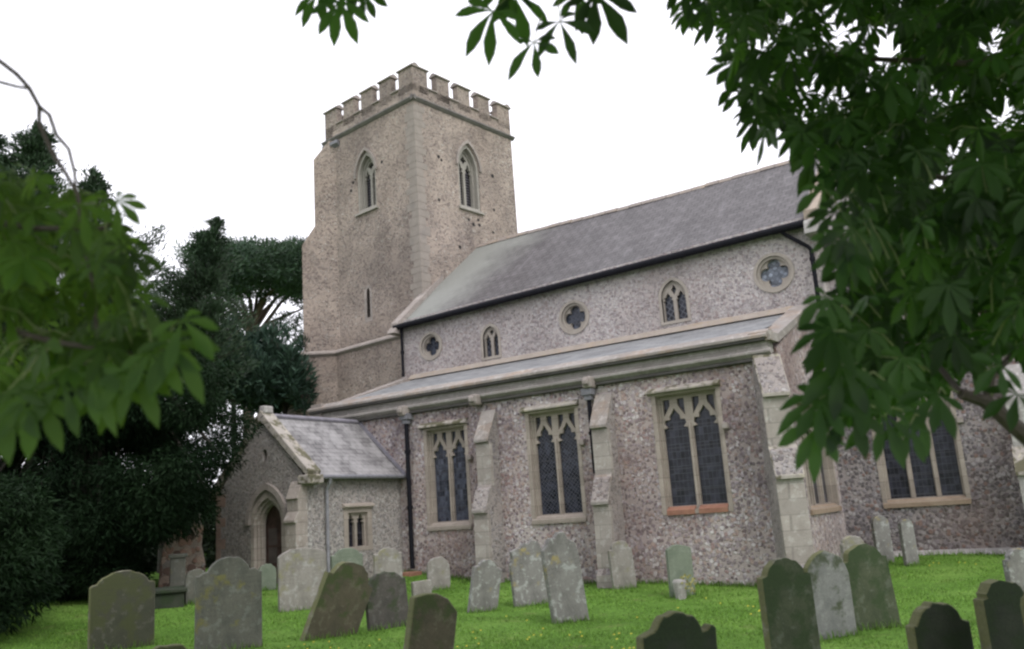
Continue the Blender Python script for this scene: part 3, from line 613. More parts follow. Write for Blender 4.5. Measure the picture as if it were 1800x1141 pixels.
# --- nave with clerestory
def nave():
    X0, X1 = 0.0, 14.25; e0, e1 = 7.28, 7.66      # the eaves line rises a little to the east
    mb = MB()
    quats = [(1.31, 6.40, .40), (6.86, 6.40, .44), (13.0, 6.52, .46)]; lans = [(3.76, .60, 5.66, 6.28, 6.66), (10.11, .74, 5.72, 6.42, 6.90)]
    holes = [circle(c, z, r) for c, z, r in quats] + [gothic(*l) for l in lans]
    mb.plate([(X0, 4.8), (X1, 4.8), (X1, e1 + .2), (X0, e0 + .2)], holes, (0, YN, 0), S_U, S_V, .5); part(mb, 'nave_wall', 'flint_clere', church)
    for c, z, r in quats:
        f = MB(); f.plate(circle(c, z, r + .09), [circle(c, z, r - .0)], (0, YN - .03, 0), S_U, S_V, .2); f.plate(circle(c, z, r + .02), [circle(c, z, r - .07)], (0, YN + .03, 0), S_U, S_V, .1)
        f.plate(circle(c, z, r), [quatre(c, z, r - .04)], (0, YN + .10, 0), S_U, S_V, .08); win = part(f, 'round_window', 'lime_ring', church)
        g = MB(); g.plate(circle(c, z, r), [], (0, YN + .2, 0), S_U, S_V, .02); part(g, 'pane', 'glass_sky' if c > 10 else 'glass_clere', win)
    for (c, w_, z0, zs, za) in lans:
        f = MB(); f.plate(gothic(c, w_ + .17, z0 - .08, zs, za + .09), [gothic(c, w_ - .0, z0, zs, za)], (0, YN - .025, 0), S_U, S_V, .2)
        lw = (w_ - .1 - .06) / 2; dx = lw / 2 + .05
        f.plate(gothic(c, w_ + .02, z0 - .02, zs, za + .01), [cusped(c - dx, lw, z0 + .03, zs - .1, zs + .16), cusped(c + dx, lw, z0 + .03, zs - .1, zs + .16), [(c, zs + .06), (c + .08, zs + .22), (c, za - .1), (c - .08, zs + .22)]], (0, YN + .08, 0), S_U, S_V, .09)
        win = part(f, 'lancet_window', 'lime_ring', church)
        g = MB(); g.plate(gothic(c, w_, z0, zs, za), [], (0, YN + .19, 0), S_U, S_V, .02); part(g, 'pane', 'glass_lance', win)
    YR, ZR = 8.62, 11.13
    # roof: slates on both slopes
    for side in (0, 1):
        r = MB(); ye = YE if side == 0 else 2 * YR - YE
        n = 28; rows = 10; P = lambda s, u: Vector((X0 + .02 + (X1 - X0 - .02) * s, ye + (YR - ye) * u, (e0 + (e1 - e0) * s) * (1 - u) + ZR * u + .03 * math.sin(s * 9) * u - .05 * math.sin(PI * u)))
        for i in range(n):
            for j in range(rows):
                s0, s1, u0, u1 = i / n, (i + 1) / n, j / rows, (j + 1) / rows; L = 5.9
                q = [P(s0, u0), P(s1, u0), P(s1, u1), P(s0, u1)]; uv = [(s0 * 14.2, u0 * L), (s1 * 14.2, u0 * L), (s1 * 14.2, u1 * L), (s0 * 14.2, u1 * L)]
                if side: q = q[::-1]; uv = uv[::-1]
                r.face(q, uv)
        part(r, 'nave_roof', 'slate_nave', church, smooth=True)
        # thickness under the eaves
    ev = MB(); ev.face([(X0, YE, e0), (X0, YN + .1, e0 - .02), (X1, YN + .1, e1 - .02), (X1, YE, e1)]); ev.face([(X0, YE, e0 - .06), (X1, YE, e1 - .06), (X1, YE, e1), (X0, YE, e0)]); ev.face([(X0, YE, e0 - .06), (X0, YN, e0 - .06), (X1, YN, e1 - .06), (X1, YE, e1 - .06)]); part(ev, 'eaves_board', 'iron', church)
    gt = MB(); gt.tube([(X0 - .05, YE - .06, e0 - .05), (X1 - .1, YE - .06, e1 - .05)], .10, 10); part(gt, 'gutter', 'iron', church)
    rd = MB()
    for i in range(30):
        a = X0 + (X1 - X0) * i / 30; b = X0 + (X1 - X0) * (i + .96) / 30; z = ZR + .03 * math.sin(i / 30 * 9)
        rd.prism([(-.16, -.10), (.16, -.10), (.09, .02), (.0, .07), (-.09, .02)], -b, -a, (0, YR, z + random.uniform(-.01, .01)), (0, -1, 0), (0, 0, 1))
    part(rd, 'ridge_tiles', 'ridge', church)
    # west verge: a raked coping against the tower; kneeler at the foot
    def rake(X, th, zoff, hh, mat, name, ye=YE - .12, ze=None, yr=YR):
        m_ = MB(); z0 = ze
        m_.prism([(ye, z0 + zoff), (yr, ZR + zoff), (2 * yr - ye, z0 + zoff), (2 * yr - ye, z0 + zoff - hh), (yr, ZR + zoff - hh), (ye, z0 + zoff - hh)], X - th, X, (0, 0, 0), (0, 1, 0), (0, 0, 1)); return part(m_, name, mat, church)
    rake(.16, .30, .16, .22, 'lime_tower', 'gable_coping', ze=7.22)
    m_ = MB(); m_.prism([(YE - .3, 7.0), (YE - .2, 7.16), (YE + .35, 7.62), (YE + .6, 7.0)], -.22, .12, (0, 0, 0), (0, 1, 0), (0, 0, 1)); part(m_, 'kneeler', 'lime_tower', church, bevel=.03)
    m_ = MB(); m_.plate([(-(2 * YR - YN), GB), (-YN - .51, GB), (-YN - .51, 7.8), (-YR, 11.0), (-(2 * YR - YN), 7.3)], [], (0, 0, 0), (0, -1, 0), S_V, .4); part(m_, 'nave_west_wall', 'flint_tower', church)
    # east gable
    m_ = MB(); m_.plate([(YN + .006, 4.8), (2 * YR - YN, 4.8), (2 * YR - YN, 7.5), (YR, 11.2), (YN + .006, 7.7)], [], (X1 + .02, 0, 0), E_U, E_V, .45); part(m_, 'nave_east_gable', 'flint_clere', church)
    rake(X1 + .14, .34, .30, .30, 'gable_orange', 'gable_coping', ze=7.62)
    m_ = MB(); m_.prism([(YE - .28, 7.25), (YE - .2, 7.62), (YE + .3, 7.95), (YE + .5, 7.25)], X1 - .22, X1 + .16, (0, 0, 0), (0, 1, 0), (0, 0, 1)); part(m_, 'kneeler', 'lime_pale', church, bevel=.03)
M['lime_ring'] = stone('clerestory_limestone', (.30, .265, .235), (.38, .34, .30), (.22, .19, .17), .5, 4)
M['ridge'] = stone('ridge_tile', (.22, .19, .18), (.32, .28, .25), (.4, .28, .16), .5, 2)
M['gable_orange'] = stone('gable_coping_stone', (.28, .235, .19), (.36, .30, .24), (.34, .23, .13), .6, 2)
M['glass_clere'] = glassmat('clerestory_glass', (.035, .04, .055), (.10, .11, .14), 'diamond', .1, .12, .6)
M['glass_lance'] = glassmat('lancet_guard', (.02, .022, .032), (.15, .16, .19), 'diamond', .13, .2, .75)
nave()

# --- chancel
def chancel():
    YC = 4.6; X0, X1 = 13.4, 25.0; ZT = 7.3
    mb = MB(); c, w_ = 15.74, 1.62
    mb.plate(rect(X0, X1, GB, ZT), [winhole(c, w_, .40, 3.0)], (0, YC, 0), S_U, S_V, .5); part(mb, 'chancel_wall', 'flint_chancel', church)
    sqwin((0, YC, 0), S_U, c, w_, .40, 3.0, 'glass_dark', 'orange_stone', church, 3, False)
    r = MB(); r.face([(X0 + .3, YC - .2, ZT - .05), (X1, YC - .2, ZT - .05), (X1, 8.6, 8.9), (X0 + .3, 8.6, 8.9)], [(0, 0), (11, 0), (11, 4.6), (0, 4.6)]); part(r, 'chancel_roof', 'slate_aisle', church)
    m_ = MB(); m_.prism([(0, -.15), (.15, -.05), (.15, .12), (0, .12)], -X1, -X0, (0, YC, ZT), (0, -1, 0), (0, 0, 1)); part(m_, 'cornice', 'lime', church)
    m_ = MB(); m_.prism([(0, -2), (.16, -2), (.16, -.10), (.02, .04), (0, .04)], -X1, -(X0), (0, YC, -.86), (0, -1, 0), (0, 0, 1)); part(m_, 'plinth', 'lime_pale', church)
    b = MB(); b.prism([(-.1, GB), (1.05, GB), (1.05, -.35), (.95, -.2), (.95, .82), (.62, 1.35), (.62, 2.5), (.1, 3.3), (-.1, 3.3)], -18.35, -17.8, (0, YC, 0), (0, -1, 0), (0, 0, 1)); part(b, 'buttress', 'lime_pale', church, bevel=.012)
    b = MB(); b.prism([(1.03, .76), (1.03, .84), (.58, 1.46), (.58, 1.3)], -18.38, -17.77, (0, YC, 0), (0, -1, 0), (0, 0, 1)); part(b, 'weathering', 'lime_mossy', church, bevel=.01)
    m_ = MB(); m_.tube([(18.75, YC - .12, ZT), (18.75, YC - .12, -.8)], .06, 10); part(m_, 'downpipe', 'iron', church)
chancel()

# --- porch
def porch():
    PX0, PX1, PY, XR = 0.02, 3.24, -3.573, 1.78; ZE, ZR = 1.95, 3.50
    door = gothic(1.97, .80, GB, .80, 1.36)
    mb = MB(); niche = gothic(1.87, .16, 2.42, 2.62, 2.72, 3)
    mb.plate([(PX0, GB), (1.97 - .40, GB), *[p for p in []], (PX1, GB), (PX1, ZE), (XR, ZR), (PX0, ZE - .35)], [gothic(1.97, 1.10, GB + .02, .86, 1.58), niche], (0, PY, 0), S_U, S_V, .45)
    part(mb, 'porch_gable_wall', 'flint_porch', church)
    nb = MB(); nb.plate(rect(1.7, 2.05, 2.3, 2.8), [], (0, PY + .16, 0), S_U, S_V, .02); part(nb, 'niche', 'brick', church)
    mb = MB(); mb.plate(rect(PY + .45, -.001, GB, ZE + .05), [rect(-2.24, -1.22, .10, 1.12)], (PX1, 0, 0), E_U, E_V, .4)
    part(mb, 'porch_side_wall', 'flint_porch', church); mb = MB()
    mb.plate(rect(0, -PY - .45, GB, ZE - .1), [], (PX0, 0, 0), (0, -1, 0), S_V, .4); part(mb, 'porch_side_wall', 'flint_porch', church)
    # doorway orders, hood and the door within
    f = MB()
    for i, (wd, ap, dp) in enumerate(((1.22, 1.66, -.015), (1.02, 1.52, .06), (.92, 1.44, .13))):
        o_ = gothic(1.97, wd, GB + .01, .86 - i * .02, ap); h_ = gothic(1.97, wd - (.24 if i == 0 else .16), GB + .02, .86 - i * .02, ap - (.17 if i == 0 else .11)); f.plate(o_, [h_], (0, PY + dp, 0), S_U, S_V, .13, 0)
    dw = part(f, 'doorway', 'butt2', church)
    a2 = gothic(1.97, 1.52, .86, .86, 1.86); a1 = gothic(1.97, 1.26, .86, .86, 1.70)
    h = MB(); h.plate(a2[1:] + [a2[0]] + ([*a1[1:], a1[0]])[::-1], [], (0, PY - .08, 0), S_U, S_V, .09); part(h, 'hood_mould', 'lime_tower', dw)
    d = MB(); k = 1.50
    while k < 2.44:
        zt = 1.36; d.plate(rect(k, k + .112, -.62, zt), [], (0, PY + .34 + random.uniform(0, .006), 0), S_U, S_V, .05); k += .118
    d.plate(rect(1.50, 2.44, .28, .34), [], (0, PY + .32, 0), S_U, S_V, .02)
    dr = part(d, 'door', 'door', church); p = MB(); p.plate(rect(1.62, 1.92, -.1, .75), [], (0, PY + .325, 0), S_U, S_V, .012); p.plate(rect(2.0, 2.32, -.6, -.05), [], (0, PY + .325, 0), S_U, S_V, .012); part(p, 'panel', 'door_panel', dr)
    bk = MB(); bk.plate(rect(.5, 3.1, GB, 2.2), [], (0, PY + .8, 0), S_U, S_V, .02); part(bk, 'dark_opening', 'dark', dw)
    # small two-light window
    O = Vector((PX1, 0, 0)); c = -1.73
    f = MB(); f.plate(rect(c - .52, c + .52, .04, 1.16), [rect(c - .36, c + .36, .14, 1.0)], O + Vector((.012, 0, 0)), E_U, E_V, .1)
    f.plate(rect(c - .40, c + .40, .10, 1.04), [cusped(c - .18, .27, .15, .72, .98), cusped(c + .18, .27, .15, .72, .98)], O - Vector((.08, 0, 0)), E_U, E_V, .08)
    win = part(f, 'window', 'lime_window', church); g = MB(); g.plate(rect(c - .4, c + .4, .1, 1.04), [], O - Vector((.17, 0, 0)), E_U, E_V, .02); part(g, 'pane', 'glass_porch', win)
    hm = MB(); hm.prism([(0, -.02), (.1, .0), (.1, .04), (0, .1)], -(c + .56), -(c - .56), (PX1, 0, 1.14), (1, 0, 0), (0, 0, 1)); part(hm, 'hood_mould', 'lime_window', win)
    # roof
    def roofside(xe, ze, sgn):
        r = MB(); L = math.hypot(xe - XR, ZR - ze); n = 12
        P = lambda u, y: Vector((XR + (xe - XR) * u, y, ZR + .05 + (ze - ZR - .05) * u - .05 * math.sin(PI * u)))
        for j in range(n):
            u0, u1 = j / n, (j + 1) / n
            q = [P(u0, PY + .28), P(u0, -.002), P(u1, -.002), P(u1, PY + .28)]; uv = [(0, L * (1 - u0)), (3.3, L * (1 - u0)), (3.3, L * (1 - u1)), (0, L * (1 - u1))]
            if sgn > 0: q = q[::-1]; uv = uv[::-1]
            r.face(q, uv)
            q2 = [x - Vector((0, 0, .06)) for x in q[::-1]]; r.face(q2)
        part(r, 'porch_roof', 'slate_porch', church, smooth=False)
    roofside(PX1 + .16, ZE - .02, 1); roofside(PX0 - .16, ZE - .4, -1)
    rd = MB(); rd.tube([(XR, PY + .3, ZR + .07), (XR, -.01, ZR + .07)], .07, 8); part(rd, 'ridge_tiles', 'slate_lead', church)
    fl = MB(); fl.prism([(XR, ZR + .02), (PX1 + .2, ZE - .05), (PX1 + .24, ZE + .02), (XR, ZR + .16)], 0, .05, (0, 0, 0), (1, 0, 0), (0, 0, 1)); part(fl, 'flashing', 'slate_lead', church)
    cp = MB(); cp.prism([(PX0 - .22, ZE - .42), (XR, ZR - .06), (PX1 + .2, ZE - .06), (PX1 + .25, ZE + .1), (XR, ZR + .2), (PX0 - .26, ZE - .25)], 0, .42, (0, PY + .34, 0), (1, 0, 0), (0, 0, 1)); part(cp, 'gable_coping', 'lime_mossy', church, bevel=.02)
    ft = MB(); ft.box((XR - .1, PY - .02, ZR + .12), (XR + .1, PY + .3, ZR + .32)); part(ft, 'finial_stump', 'lime_pale', church, bevel=.04)
    kn = MB(); kn.box((PX1 - .1, PY - .12, ZE - .22), (PX1 + .32, PY + .36, ZE - .0)); part(kn, 'kneeler', 'lime_mossy', church, bevel=.03)
    gt = MB(); gt.tube([(PX1 + .22, PY + .4, ZE - .06), (PX1 + .22, -.05, ZE - .06)], .055, 8); part(gt, 'gutter', 'lead', church)
    b = MB(); b.prism([(-.1, GB), (.30, GB), (.28, .82), (.33, .84), (.33, .9), (.2, 1.1), (.2, 1.38), (.25, 1.4), (.06, 1.82), (-.1, 1.82)], -3.25, -2.86, (0, PY, 0), (0, -1, 0), (0, 0, 1)); part(b, 'buttress', 'butt2', church, bevel=.015)
    b = MB(); b.tube([(PX1 + .22, -2.9, ZE - .08), (PX1 + .2, -2.9, ZE - .2), (PX1 + .09, -2.9, ZE - .38), (PX1 + .09, -2.9, -.75)], .04, 8); part(b, 'downpipe', 'greypipe', church)
    q = MB(); z = -.9; k = 0
    while z < 1.8:
        h = random.uniform(.22, .34); a = .18 + .18 * (k % 2); q.plate(rect(PX1 - 3.24 + 0, a, 0, h - .012), [], (PX0 - .0, PY - .006, z), S_U, S_V, .05); z += h; k += 1
    part(q, 'quoins', 'orange_quoin', church)
M['slate_lead'] = plain('ridge_lead', (.19, .18, .21), .6)
M['glass_porch'] = glassmat('porch_glass', (.012, .012, .016), (.05, .05, .06), 'rect', .1, .1, .5)
M['butt2'] = stone('porch_buttress_stone', (.29, .25, .22), (.38, .34, .30), (.18, .15, .13), .6, 3, (.46, .44, .41), .5, joints=(.8, .28))
M['orange_quoin'] = stone('porch_quoin', (.30, .2, .16), (.4, .3, .25), (.2, .16, .14), .5, 3)
porch()

# ------------------------------------------------------------------ headstones
def gmat(name, c1, c2, stain, amt, lich, lam, mossc=None, moss=0, streak=True):
    M[name] = stone(name, c1, c2, stain, amt, 3.2, lich, lam, streak, mossc, moss, carve=True)
MOSS = (.075, .085, .022)
gmat('hs_green', (.042, .048, .028), (.07, .07, .048), (.05, .045, .035), .6, (.16, .16, .13), .35, (.06, .068, .026), .45)
gmat('hs_grey', (.085, .09, .075), (.14, .135, .11), (.05, .055, .045), .7, (.2, .215, .19), .4, (.15, .14, .05), .12)
gmat('hs_pale', (.21, .195, .175), (.30, .28, .255), (.11, .105, .085), .7, (.38, .38, .36), .5, (.22, .21, .13), .12)
gmat('hs_lichen', (.16, .155, .145), (.25, .245, .23), (.08, .078, .072), .75, (.36, .375, .355), .75, (.30, .25, .10), .04)
gmat('hs_brown', (.065, .055, .036), (.11, .095, .062), (.045, .05, .03), .6, (.2, .2, .13), .25, (.05, .07, .02), .25)
gmat('hs_dark', (.055, .05, .045), (.10, .09, .08), (.035, .038, .03), .5, (.2, .2, .18), .25, (.04, .055, .025), .3)
gmat('hs_black', (.018, .024, .016), (.04, .048, .03), (.012, .02, .012), .5, None, 0, (.02, .035, .012), .45)
gmat('hs_mossy', (.045, .06, .03), (.09, .105, .06), (.03, .045, .02), .6, (.17, .19, .15), .3, (.035, .06, .02), .4)
gmat('hs_teal', (.12, .15, .11), (.19, .22, .165), (.09, .11, .08), .5, (.3, .32, .28), .2)
gmat('hs_slategrey', (.16, .165, .16), (.25, .25, .24), (.09, .10, .085), .6, (.32, .33, .31), .3, (.06, .075, .04), .25)
gmat('hs_edge', (.13, .125, .09), (.21, .20, .15), (.06, .065, .035), .6, (.28, .29, .22), .5, (.11, .115, .045), .5)
def profile(style, w_, h):
    a = w_ / 2; L = []
    def arc(cx, cz, rx, rz, t0, t1, n=12): return [(cx + rx * math.cos(math.radians(t0 + (t1 - t0) * i / n)), cz + rz * math.sin(math.radians(t0 + (t1 - t0) * i / n))) for i in range(n + 1)]
    if style == 'round': top = arc(0, h - a * .9, a, a * .9, 0, 180, 18)
    elif style == 'camber': top = arc(0, h - a * .32, a, a * .32, 0, 180, 12)
    elif style == 'shoulder': top = [(a, h - a * .62), (a * .80, h - a * .60)] + arc(0, h - a * .62, a * .78, a * .62, 3, 177, 14) + [(-a * .80, h - a * .60), (-a, h - a * .62)]
    elif style == 'segment': top = [(a, h - a * .40), (a * .9, h - a * .38)] + arc(0, h - a * .5, a * .82, a * .5, 15, 165, 12) + [(-a * .9, h - a * .38), (-a, h - a * .40)]
    elif style == 'ogee': top = [(a, h - a * .50), (a * .92, h - a * .52), (a * .80, h - a * .42)] + arc(0, h - a * .62, a * .68, a * .62, 20, 160, 12) + [(-a * .80, h - a * .42), (-a * .92, h - a * .52), (-a, h - a * .50)]
    elif style == 'peak': top = [(a, h - a * .55), (a * .55, h - a * .12), (0, h), (-a * .5, h - a * .04), (-a, h - a * .22)]
    elif style == 'gothic': top = [(a, h - a * 1.0), (a * .92, h - a * .62), (a * .7, h - a * .3), (a * .35, h - a * .08), (0, h), (-a * .35, h - a * .08), (-a * .7, h - a * .3), (-a * .92, h - a * .62), (-a, h - a * 1.0)]
    elif style == 'ear': top = [(a, h - a * .35), (a * .86, h - a * .30), (a * .74, h - a * .42)] + arc(0, h - a * .75, a * .70, a * .75, 25, 155, 12) + [(-a * .74, h - a * .42), (-a * .86, h - a * .5), (-a, h - a * .5)]
    elif style == 'scroll': top = [(a, h - .34), (a * .86, h - .22), (a * .62, h - .20), (a * .5, h - .05), (a * .2, h), (0, h - .05), (-a * .2, h - .02), (-a * .45, h - .12), (-a * .62, h - .10), (-a * .9, h - .16), (-a * .86, h - .3), (-a, h - .42)]
    elif style == 'jag': top = [(a, h - .40), (a * .9, h - .22), (a * .5, h - .14), (a * .35, h - .02), (a * .05, h), (-a * .2, h - .08), (-a * .45, h - .06), (-a * .7, h - .18), (-a * .95, h - .24), (-a, h - .42)]
    elif style == 'flat': top = [(a, h), (-a, h - .03)]
    return [(-a, -.35), (a, -.35)] + top
def headstone(x, y, w_, h, th, az, style, mat, label, lean=0, pitch=0, seed=0):
    rnd = random.Random(seed); z = G(x, y); P = profile(style, w_, h)
    P = [(px + rnd.uniform(-.010, .010), pz + (rnd.uniform(-.012, .012) if pz > 0 else 0)) for px, pz in P]
    # the slab, rounded at the arrises, its face slightly dished with wear
    mb = MB(); mb.plate(P, [], (0, -th / 2, 0), (1, 0, 0), (0, 0, 1), th, 0, True, 1)
    me = bpy.data.meshes.new('headstone'); me.from_pydata(mb.v, [], mb.f); me.materials.append(M[mat]); me.materials.append(M['hs_edge'] if mat in ('hs_black', 'hs_mossy', 'hs_brown', 'hs_green', 'hs_slategrey') else M[mat]); me.polygons.foreach_set('material_index', np.array(mb.m, 'i'))
    bm = bmesh.new(); bm.from_mesh(me); bmesh.ops.remove_doubles(bm, verts=bm.verts, dist=.0005)
    bmesh.ops.recalc_face_normals(bm, faces=bm.faces); bmesh.ops.dissolve_limit(bm, angle_limit=.01, verts=bm.verts, edges=bm.edges)
    bm.to_mesh(me); bm.free()
    o = bpy.data.objects.new('headstone', me); COL.objects.link(o)
    b = o.modifiers.new('bevel', 'BEVEL'); b.width = .018; b.segments = 3; b.limit_method = 'ANGLE'; b.angle_limit = math.radians(40)
    # face normal is -Y locally; az = direction it faces, degrees from +X
    o.location = (x, y, z)
    R = Matrix.Rotation(math.radians(az + 90), 4, 'Z') @ Matrix.Rotation(math.radians(lean), 4, 'Y') @ Matrix.Rotation(math.radians(pitch), 4, 'X')
    o.rotation_euler = R.to_euler()
    o['label'] = label; o['category'] = 'gravestone'; o['group'] = 'old headstones in the churchyard'
    return o
HS = [
 (5.99, -10.10, .98, 1.16, .10, -18, 'segment', 'hs_green', 'wide green mossed headstone with a low arched top at far left, under the yew', 0, 0),
 (8.02, -9.69, .96, 1.36, .11, -25, 'ogee', 'hs_grey', 'tall broad weathered headstone with brown patch and round-shouldered top, in front of the porch door', 0, 0),
 (12.21, -13.75, .46, .95, .10, -22, 'round', 'hs_green', 'mossy rounded top of a headstone showing at the bottom edge before the tall broad headstone', 0, 0),
 (3.16, -6.57, .44, .71, .09, -20, 'round', 'hs_grey', 'small grey round-topped headstone half hidden behind the left edge of the tall broad headstone', 0, 0),
 (2.73, -4.29, .44, .60, .09, -25, 'round', 'hs_teal', 'little round-topped headstone right before the porch doorway', 0, 0),
 (5.55, -5.86, .98, 1.20, .11, -24, 'camber', 'hs_pale', 'large pale square-shouldered headstone standing at the porch corner buttress', 0, 0),
 (5.87, -4.92, .68, 1.15, .10, -26, 'segment', 'hs_teal', 'grey headstone below the porch window, mostly behind the dark leaning slab', 0, 0),
 (8.57, -8.19, .90, 1.20, .13, -12, 'shoulder', 'hs_brown', 'big dark mossy slab tilting strongly to the right', 21, 8),
 (8.92, -7.14, .74, .92, .11, -24, 'segment', 'hs_dark', 'squat blackish headstone just right of the tilted mossy slab', -4, 0),
 (6.48, -4.33, .62, 1.12, .10, -26, 'segment', 'hs_pale', 'pale lichened headstone behind the squat blackish one, left of the long black downpipe', 0, 0),
 (6.67, -3.50, .44, .38, .12, -28, 'flat', 'hs_pale', 'low flat-topped stump of a stone near the foot of the black downpipe', 0, 0),
 (5.98, -2.01, .56, .75, .10, -30, 'round', 'hs_pale', 'small pale round headstone against the aisle under the leftmost traceried window', 0, 0),
 (13.04, -11.38, .54, 1.09, .12, -22, 'peak', 'hs_brown', 'brown foreground headstone with a pointed shoulder, tilting right, cut by the bottom edge', 11, 0),
 (9.20, -4.84, .60, .93, .11, -24, 'ogee', 'hs_lichen', 'pale lichen-spotted headstone tilting right below the first aisle buttress', 9, 4),
 (9.76, -3.86, .86, 1.22, .11, -32, 'scroll', 'hs_lichen', 'broad lichened headstone with a worn scrolled top below the middle traceried window', -4, 0),
 (11.40, -5.40, .66, 1.46, .14, -34, 'jag', 'hs_lichen', 'tall crusted headstone with an uneven top, tilting left in front of the broad scrolled one', -7, 2),
 (10.24, -.90, .54, 1.02, .11, -40, 'shoulder', 'hs_pale', 'narrow pale headstone standing against the wall right of the second buttress', -3, 0),
 (11.93, -1.78, .54, .98, .10, -38, 'camber', 'hs_teal', 'smooth green square-topped headstone beneath the aisle window with red sills', 0, 0),
 (16.38, -12.65, .60, 1.07, .12, -40, 'ear', 'hs_black', 'near-black round-topped headstone with an ear, nearest in the bottom middle', 3, 0),
 (16.26, -9.37, .56, 1.19, .12, -42, 'shoulder', 'hs_mossy', 'tall dark mossy headstone with a pale left edge, left of the row of three', 0, 0),
 (16.02, -6.75, .62, 1.08, .11, -42, 'gothic', 'hs_slategrey', 'grey headstone with a pointed arch top, middle of the row of three', 0, 0),
 (16.40, -6.00, .64, 1.11, .12, -46, 'shoulder', 'hs_mossy', 'dark green streaked headstone tilting left, right of the row of three', -4, 0),
 (15.58, -3.27, .42, 1.09, .10, -46, 'round', 'hs_pale', 'pale rounded headstone peeping out behind the dark green streaked one', 4, 0),
 (14.85, 3.35, .40, 1.08, .12, -46, 'round', 'hs_lichen', 'narrow round-topped headstone by the chancel wall, left of the two under the chancel window', 0, 0),
 (15.50, 2.75, .32, 1.00, .12, -46, 'round', 'hs_lichen', 'narrow round-topped headstone by the chancel wall, right of the two under the chancel window', 0, 0),
 (17.84, -10.71, .50, .90, .13, -48, 'shoulder', 'hs_black', 'black round-shouldered headstone at bottom right, lower of the two dark ones', 0, 0),
 (18.33, -10.71, .40, 1.06, .13, -50, 'shoulder', 'hs_black', 'black round-shouldered headstone at bottom right, taller of the two dark ones', 0, 0),
 (18.16, -5.64, .40, .95, .11, -52, 'shoulder', 'hs_lichen', 'grey headstone cut by the right edge, on the lawn beyond the black ones', 0, 0),
 (18.70, -11.49, .36, 1.13, .13, -52, 'round', 'hs_black', 'sliver of a dark headstone at the very right edge, beside the taller black one', 0, 0),
]
for i, a in enumerate(HS): headstone(*a[:9], a[9], a[9] and 0 or 0, 0, i) if False else headstone(a[0], a[1], a[2], a[3], a[4], a[5], a[6], a[7], a[8], a[9], a[10], i)
# small marble vase and faded flowers at the green headstone
vx, vy = 12.05, -2.15; vz = G(vx, vy)
vz0 = thing('flower_vase', 'small white marble vase with wilting yellow flowers by the smooth green headstone', 'vase', (vx, vy, vz))
mb = MB(); mb.tube([(vx, vy, vz - .05), (vx, vy, vz + .05), (vx, vy, vz + .30), (vx, vy, vz + .34)], [.10, .11, .14, .12], 12); part(mb, 'vase', 'marble' if 'marble' in M else 'lime_pale', vz0)
M['flowers'] = leafmat('wilted_flowers', (.32, .30, .10), (.45, .42, .2), .2, (.3, .3, .1), 20, .7, False)
mb = MB()
for k in range(60):
    a = random.uniform(0, 2 * PI); r = random.uniform(.02, .16); z = vz + random.uniform(.1, .42); p = Vector((vx + .18 + r * math.cos(a), vy + r * math.sin(a), z)); d = Vector((random.uniform(-1, 1), random.uniform(-1, 1), random.uniform(-.2, 1))).normalized() * .06; s = d.cross(Vector((.3, .8, .2))).normalized() * .02
    mb.face([p - s, p + d * .5 - s * 1.5, p + d, p + s])
part(mb, 'flowers', 'flowers', vz0)

# ruined brick pier, pedestal and chest tomb under the yew
rx, ry = 1.0, -5.3; rz = G(rx, ry)
mb = MB(); A = Vector((rx, ry, rz - .3)); U_ = Vector((.58, .81, 0)).normalized()
out = [(-.55, 0), (.55, 0), (.50, .9), (.42, 1.3), (.46, 1.75), (.38, 2.1), (.22, 2.05), (.18, 1.55), (-.02, 1.5), (-.05, 2.0), (-.2, 2.1), (-.28, 1.6), (-.42, 1.35), (-.5, .8)]
mb.plate(out, [], A, U_, S_V, .5); o = mb.build('ruined_pier', 'ruinbrick', bevel=.02); o['label'] = 'broken brick and flint pier standing in shade under the yew'; o['category'] = 'ruin'
mb = MB(); px, py = 2.05, -6.2; pz = G(px, py); R = Matrix.Rotation(math.radians(-36), 3, 'Z')
mb.box((-.22, -.22, -.2), (.22, .22, .18), 0, R, (px, py, pz)); mb.box((-.16, -.16, .18), (.16, .16, .86), 0, R, (px, py, pz)); mb.box((-.2, -.2, .86), (.2, .2, .94), 0, R, (px, py, pz))
o = mb.build('pedestal', 'hs_grey', bevel=.02); o['label'] = 'square stone pedestal in front of the broken brick pier'; o['category'] = 'monument'
mb = MB(); tx, ty_ = 2.75, -7.0; tz = G(tx, ty_); mb.box((-.5, -.36, -.2), (.5, .36, .26), 0, R, (tx, ty_, tz)); mb.box((-.56, -.42, .26), (.56, .42, .34), 0, R, (tx, ty_, tz))
o = mb.build('chest_tomb', 'hs_black', bevel=.02); o['label'] = 'low dark chest tomb with a slab lid beside the pedestal'; o['category'] = 'tomb'

